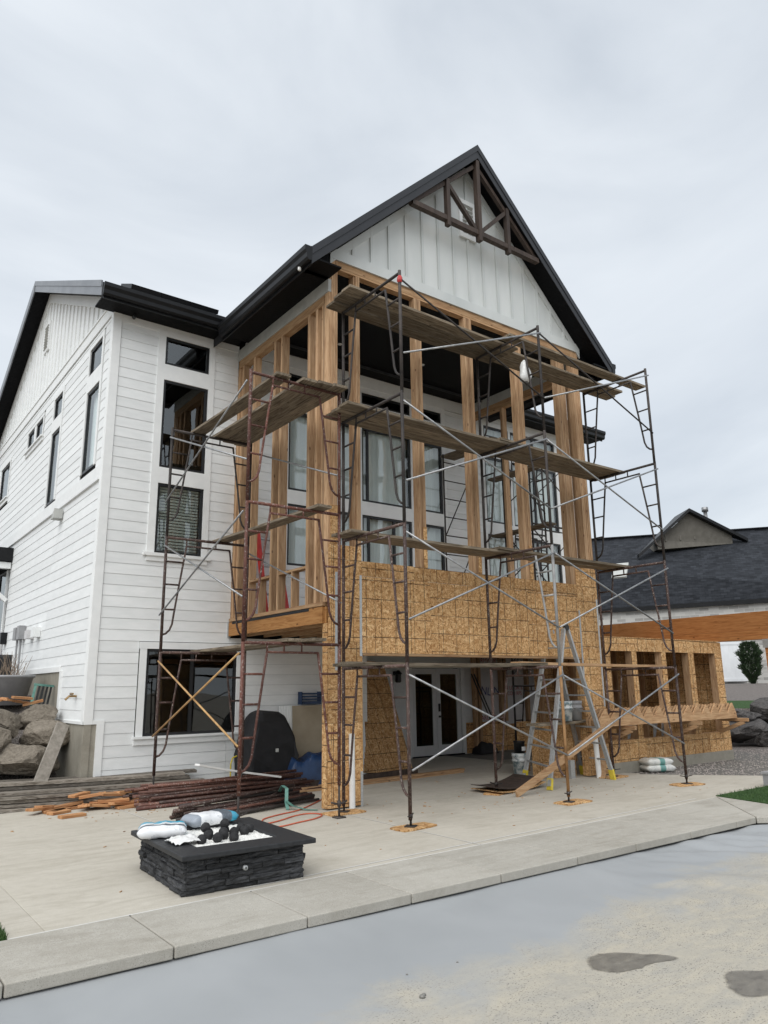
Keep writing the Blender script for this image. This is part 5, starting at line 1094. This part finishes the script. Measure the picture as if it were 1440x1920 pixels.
# red step ladder on the deck
rl = thing('step_ladder', 'red fibreglass step ladder standing on the deck behind the left studs', 'ladder', (.5, 3.1, 3))
for x in (.42, .82):
    MB().beam((x, 3.3, 4.85), (x + (.03 if x > .6 else -.03), 2.75, 3.0), .075, .085, (0, 1, 0)).build('rail', 'redfg', rl); MB().beam((x, 3.32, 4.85), (x, 3.42, 3.0), .03, .05, (0, 1, 0)).build('rear_rail', 'redfg', rl)
for k in range(6): s = (k + .7) / 6.5; box('tread', 'alu', rl, .4, .84, 2.72 + .58 * s, 2.84 + .58 * s, 3.0 + 1.85 * s, 3.03 + 1.85 * s)
box('cap', 'yellow', rl, .38, .86, 3.24, 3.4, 4.85, 4.9)

# ------------------------------------------------------------------ left yard: boulders, planter, condenser
def boulder(name, c, r, seed, mat, label, cat='boulder', group=None, rot=0):
    rnd = random.Random(seed); bm = bmesh.new(); bmesh.ops.create_icosphere(bm, subdivisions=4, radius=1)
    planes = [(Vector((rnd.gauss(0, 1), rnd.gauss(0, 1), rnd.gauss(0, 1))).normalized(), rnd.uniform(.5, .85)) for _ in range(14)]
    for v in bm.verts:
        for n_, d_ in planes:
            k = v.co.dot(n_) - d_
            if k > 0: v.co -= n_ * k * .97
        v.co *= 1 + .10 * mnoise.noise(v.co * 1.7 + Vector((seed, 0, 0))) + .06 * mnoise.noise(v.co * 4.5 + Vector((0, seed, 0))) + .06 * mnoise.noise(v.co * 10) + .035 * mnoise.noise(v.co * 24)
        v.co = Vector((v.co.x * r[0], v.co.y * r[1], v.co.z * r[2])) * 1.3
    me = bpy.data.meshes.new(name); bm.to_mesh(me); bm.free(); me.materials.append(M[mat])
    o = link(bpy.data.objects.new(name, me)); o.location = c; o.rotation_euler = (0, 0, rot); return tag(o, label, cat, group)
LB = [((-2.96, 4.95, 1.29), (.34, .35, .2), 'brown boulder at the top of the left bank nearest the house'), ((-3.52, 4.9, 1.2), (.3, .35, .25), 'brown boulder at the left edge, upper row'), ((-2.9, 4.6, .97), (.36, .35, .24), 'brown boulder in the middle row beside the foundation'),
      ((-3.2, 4.3, .62), (.5, .4, .33), 'largest brown boulder low on the left bank'), ((-3.75, 4.4, .9), (.3, .35, .25), 'brown boulder at the left edge, lower row'), ((-4.0, 5.0, 1.3), (.4, .4, .3), 'brown boulder outside left, upper row'), ((-4.3, 4.3, .6), (.5, .4, .35), 'brown boulder outside left, lower row')]
for k, (c, r_, lab) in enumerate(LB): boulder('boulder', c, r_, 11 + k * 3, 'rockL', lab, group='boulders on the left bank')
tag(MB().beam((-3.2, 3.42, .3), (-2.86, 3.62, 1.22), .19, .09, (0, -1, .2)).build('stone_plank', 'pier'), 'grey stone slab leaning on the house foundation', 'slab')
pl = thing('planter', 'large grey plastic planter with dead stems on the left bank', 'planter', (-3.2, 6.5, 1.5)); MB().lathe((-3.2, 6.5, 1.5), [(.3, 0), (.42, .5), (.46, .52), (.46, .56), (.41, .56), (.38, .48)], 28).build('pot', 'greyplastic', pl, True); MB().lathe((-3.2, 6.5, 1.5), [(.39, .48), (.2, .5), (.01, .5)], 20).build('soil', 'dirt', pl, True)
mb = MB()
for k in range(40):
    a = random.uniform(0, 6.3); r_ = random.uniform(0, .28); p = Vector((-3.2 + r_ * math.cos(a), 6.5 + r_ * math.sin(a), 1.98)); q = p + Vector((random.uniform(-.2, .2), random.uniform(-.2, .2), random.uniform(.2, .55))); mb.tube([p, p.lerp(q, .5) + Vector((random.uniform(-.05, .05), 0, 0)), q], [.006, .005, .003], 5)
mb.build('dead_stems', 'twig', pl)['kind'] = 'stuff'
acu = thing('air_conditioner', 'dark louvred air conditioner unit behind the planter', 'air conditioner', (-3.2, 7.9, 1.9)); box('casing', 'acgrey', acu, -3.75, -3.0, 7.5, 8.2, 1.8, 2.5); bpy.data.objects['casing']
for k in range(9): box('louver', 'frame', acu, -3.73 + k * .082, -3.70 + k * .082, 7.47, 7.495, 1.85, 2.45)
tt = thing('plant_tray', 'teal and black slatted plastic tray leaning beside the planter', 'tray', (-2.8, 5.55, 1.55))
for k in range(5): MB().beam((-2.98 + k * .07, 5.5, 1.5), (-2.9 + k * .07, 5.62, 1.86), .035, .02, (0, -1, 0)).build('slat', 'frame', tt)
MB().beam((-2.93, 5.62, 1.88), (-2.58, 5.62, 1.84), .05, .04).build('tray_rim', 'teal', tt); MB().beam((-2.98, 5.5, 1.5), (-2.9, 5.62, 1.88), .04, .03, (0, -1, 0)).build('tray_rim', 'teal', tt)
for k, (x, y, z, a) in enumerate(((-3.35, 5.3, 1.6, 35), (-3.15, 5.35, 1.56, 20), (-3.0, 5.25, 1.55, -15), (-3.5, 5.4, 1.62, 60), (-3.2, 5.2, 1.64, 10))):
    o = MB().box(-.17, .17, -.06, .06, -.019, .019).build('lumber_offcut', 'scrap'); o.location = (x, y, z); o.rotation_euler = (.1, random.uniform(-.25, .25), R(a)); tag(o, 'short lumber offcut lying on top of the left boulders', 'offcut', 'lumber offcuts on the boulders')

# ------------------------------------------------------------------ right yard
RB = [((15.3, 2.1, .78), (.62, .5, .26), 'wide flat dark boulder right of the wing, upper row'), ((16.3, 1.6, .92), (.4, .5, .28), 'small upright dark boulder at the top of the right bank'), ((17.0, 1.2, .72), (.62, .5, .36), 'pale topped boulder at the right edge of the picture'), ((15.0, 1.75, .42), (.78, .5, .3), 'large dark slanting boulder in the middle of the right bank'), ((15.7, .9, .18), (.8, .5, .36), 'lumpy dark boulder at the foot of the right bank'), ((14.2, 2.4, .3), (.5, .5, .3), 'dark boulder half hidden behind the wing'), ((16.9, .2, .2), (.7, .5, .35), 'dark boulder past the right edge, lower row'), ((18.0, .4, .7), (.7, .5, .4), 'dark boulder past the right edge, upper row'), ((14.3, 3.0, .8), (.5, .5, .3), 'dark boulder behind the wing corner, upper row')]
for k, (c, r_, lab) in enumerate(RB): boulder('boulder', c, r_, 40 + k * 7, 'rockR', lab, group='boulders on the right bank')
fence = thing('vinyl_fence', 'white vinyl privacy fence behind the evergreen shrub', 'fence', (36.7, 14.2, 1.6))
fa, fb2 = Vector((33.0, 17.6, 0)), Vector((41.5, 9.9, 0)); fd = (fb2 - fa).normalized(); n = 5; Lf = (fb2 - fa).length / n
for k in range(n + 1):
    p = fa + fd * Lf * k; MB().obox((p.x, p.y, 2.95), fd * .075, fd.cross(Vector((0, 0, 1))) * .075, (0, 0, 1.4)).build('post', 'vinyl', fence); MB().obox((p.x, p.y, 4.37), fd * .09, fd.cross(Vector((0, 0, 1))) * .09, (0, 0, .03)).build('post_cap', 'vinyl', fence)
    if k < n:
        for zz in (1.85, 3.98): q = p + fd * Lf / 2; MB().obox((q.x, q.y, zz), fd * (Lf / 2 - .08), fd.cross(Vector((0, 0, 1))) * .045, (0, 0, .08)).build('rail', 'vinyl', fence)
        for j in range(9): q = p + fd * (.12 + (Lf - .24) * (j + .5) / 9); MB().obox((q.x, q.y, 2.92), fd * ((Lf - .26) / 18), fd.cross(Vector((0, 0, 1))) * .02, (0, 0, 1.0)).build('fence_board', 'vinyl', fence)
shrub = thing('evergreen_shrub', 'narrow dark evergreen shrub in front of the white fence', 'shrub', (35.6, 12.0, 1.5))
MB().tube([(35.6, 12.0, 1.3), (35.62, 12.0, 1.9), (35.6, 12.02, 2.8)], [.08, .06, .02], 8).build('trunk', 'bark', shrub, True)
mb = MB()
for k in range(4200):
    t = random.random(); z = 1.62 + 2.25 * t; rr = .52 * (min(1, t * 2.1 + .12)) ** .9 * (1 - max(0, t - .72) ** 1.5 * 2.6) * (1 + .22 * math.sin(z * 11) * math.sin(z * 5 + 1))
    a = random.uniform(0, 6.28); rad = rr * random.uniform(.45, 1.06) ** .6 * (1 + .12 * math.sin(a * 5 + z * 7)); p = Vector((35.6 + rad * math.cos(a), 12 + rad * math.sin(a), z))
    d = Vector((math.cos(a) * .55 + random.gauss(0, .25), math.sin(a) * .55 + random.gauss(0, .25), .8 + random.gauss(0, .25))).normalized() * random.uniform(.12, .24); s = d.cross(Vector((random.gauss(0, 1), random.gauss(0, 1), random.gauss(0, 1)))).normalized() * .028
    mb.add([p - s, p + s, p + d], [(0, 1, 2)])
mb.build('crown', 'needle', shrub, fix=False)
tag(MB().prism([(35.0, 11.4), (36.3, 11.2), (36.4, 12.2), (35.2, 12.4)], 'z', 1.5, 1.62).build('shrub_mound', 'gravel'), 'low gravel mound at the foot of the shrub', 'mound', kind='structure'); 
pt = thing('garden_pot', 'grey square pot at the right edge of the lawn strip', 'pot', (7.15, -2.98, 0)); MB().prism([(7.02, -3.12), (7.3, -3.12), (7.3, -2.84), (7.02, -2.84)], 'z', .01, .22).build('pot', 'greyplastic', pt); box('rim', 'greyplastic', pt, 7.0, 7.32, -3.14, -2.82, .2, .235)

# ------------------------------------------------------------------ neighbour's house
nh = thing('neighbour_house', 'neighbouring house with dark shingle roof and pale stone band on the right', 'house', (36, 17, 1.7))
E1, E2 = Vector((34.45, 21.2, 6.5)), Vector((38.1, 11.8, 6.5)); R1, R2 = Vector((38.8, 24.5, 12.2)), Vector((45.9, 14.9, 12.2))
eL, eR = E1.lerp(E2, -1.2), E1.lerp(E2, 1.6); rL, rR = R1.lerp(R2, -1.2), R1.lerp(R2, 1.6)
nn = (E2 - E1).normalized(); inn = Vector((-nn.y, nn.x, 0)); inn = inn if inn.dot(R1 - E1) > 0 else -inn
mb = MB().add([eL, eR, rR, rL, eL - Vector((0, 0, .12)), eR - Vector((0, 0, .12)), rR - Vector((0, 0, .12)), rL - Vector((0, 0, .12))], [(0, 1, 2, 3), (7, 6, 5, 4), (0, 4, 5, 1), (1, 5, 6, 2), (2, 6, 7, 3), (3, 7, 4, 0)])
nr = mb.build('roof', 'shingle', nh)
mb2 = MB().add([rL, rR, rR + inn * 6 + Vector((0, 0, -4)), rL + inn * 6 + Vector((0, 0, -4))], [(0, 1, 2, 3)]); mb2.build('roof_back', 'shingle', nr)
dz = Vector((0, 0, 1))
MB().beam(eL - dz * .12 - inn * .08, eR - dz * .12 - inn * .08, .16, .26).build('gutter', 'blackmetal', nr)
for k in range(18):
    p = rL.lerp(rR, (k + .5) / 18); MB().beam(rL.lerp(rR, k / 18) + dz * .04, rL.lerp(rR, (k + 1.0) / 18) + dz * .04, .35, .06).build('ridge_cap', 'shingle', nr)
wa, wb2 = eL + inn * .22, eR + inn * .22
def vwall(a, b, z0, z1, nm, mt, par, th=.2): c = (a + b) / 2; return MB().obox((c.x, c.y, (z0 + z1) / 2), (b - a) / 2, inn * th / 2, (0, 0, (z1 - z0) / 2)).build(nm, mt, par)
vwall(Vector((wa.x, wa.y, 0)), Vector((wb2.x, wb2.y, 0)), 1, 6.35, 'wall', 'stoneveneer', nh); vwall(Vector((wa.x, wa.y, 0)) - inn * .15, Vector((wb2.x, wb2.y, 0)) - inn * .15, 5.06, 5.2, 'ledge', 'greytrim', nh, .3)
# gabled dormer built from its own plane in the roof
def onroof(px, py, dep): return CAM + (cf + cr * ((px - 720) / 1392.26) - cu * ((py - 960) / 1392.26)) * dep
rn = (E2 - E1).cross(R1 - E1)
def depth_at(px, py): d = cf + cr * ((px - 720) / 1392.26) - cu * ((py - 960) / 1392.26); return rn.dot(E1 - CAM) / rn.dot(d)
DD = (depth_at(1238, 1014) + depth_at(1368, 1003)) / 2
ap = onroof(1290, 954, DD - .25); bl = onroof(1196, 1040, DD - .25); br_ = onroof(1400, 1010, DD - .25)
fl_, frr = onroof(1232, 1014, DD), onroof(1372, 1003, DD); apw = onroof(1290, 962, DD); back = (cf * 1 - cf.dot(dz) * dz).normalized()
dm = MB().add([fl_ - dz * .6, frr - dz * .6, frr, apw, fl_] + [q + back * 4 for q in (fl_ - dz * .6, frr - dz * .6, frr, apw, fl_)], [(0, 1, 2, 3, 4), (9, 8, 7, 6, 5), (0, 5, 6, 1), (1, 6, 7, 2), (4, 9, 5, 0)]).build('dormer_wall', 'tan', nh)
for k in range(5):
    s = (k + .6) / 5.2; p = fl_.lerp(frr, s); top = fl_.lerp(apw, min(1, s * 2.45)) if s < .41 else apw.lerp(frr, (s - .41) / .59); MB().beam(p - back * .03 - dz * .1, Vector((p.x, p.y, top.z)) - back * .05, .09, .1, back).build('batten', 'tan', dm)
for a, b in ((bl, ap), (ap, br_)):
    d = (b - a).normalized(); up = Vector((0, 0, 1)); a2, b2_ = a - back * .2, b - back * .2
    kb = (.15, 2.4) if b is ap else (2.4, .15); MB().add([a2, b2_, b2_ - up * .22, a2 - up * .22, a + back * kb[0], b + back * kb[1], b + back * kb[1] - up * .22, a + back * kb[0] - up * .22], [(0, 1, 2, 3), (4, 7, 6, 5), (0, 4, 5, 1), (3, 2, 6, 7), (0, 3, 7, 4), (1, 5, 6, 2)]).build('dormer_roof', 'blackmetal', nh)
sk = onroof(1163, 1070, 43.5); s_u = (R1 - E1); s_u = (s_u - s_u.dot(nn) * nn).normalized(); MB().obox(sk, nn * .42, s_u.cross(nn) * .06, s_u * .62).build('skylight', 'greytrim', nr)
ch = onroof(1325, 985, 52); MB().tube([ch - dz * 1.5, ch + dz * .95], .13, 10).build('flue', 'galv', nh, True); MB().tube([ch + dz * .98, ch + dz * 1.28], .22, 10).build('flue_cap', 'galv', nh, True)
cv = onroof(1365, 1002, 52); MB().tube([cv - dz, cv + dz * .3], .12, 8).build('flue', 'galv', nh, True)

# wood chips and dust scattered on the slab
mb = MB()
for k in range(170):
    z0 = random.random()
    if z0 < .4: x, y = random.gauss(-2.3, .7), random.gauss(2.0, .5)
    elif z0 < .7: x, y = random.gauss(3.5, 1.6), random.gauss(-.9, .7)
    else: x, y = random.uniform(-4, 6), random.uniform(-2.7, 2)
    if not (-4.6 < x < 6.8 and -2.7 < y < 3): continue
    a = random.uniform(0, 6.3); l, w_ = random.uniform(.006, .026), random.uniform(.002, .007); ca, sa = math.cos(a), math.sin(a)
    mb.obox((x, y, .005), (l * ca, l * sa, 0), (-w_ * sa, w_ * ca, 0), (0, 0, .003))
tag(mb.build('wood_chips', 'lumx', None, fix=False), 'scattered wood chips and sawdust on the concrete', 'debris', kind='stuff')
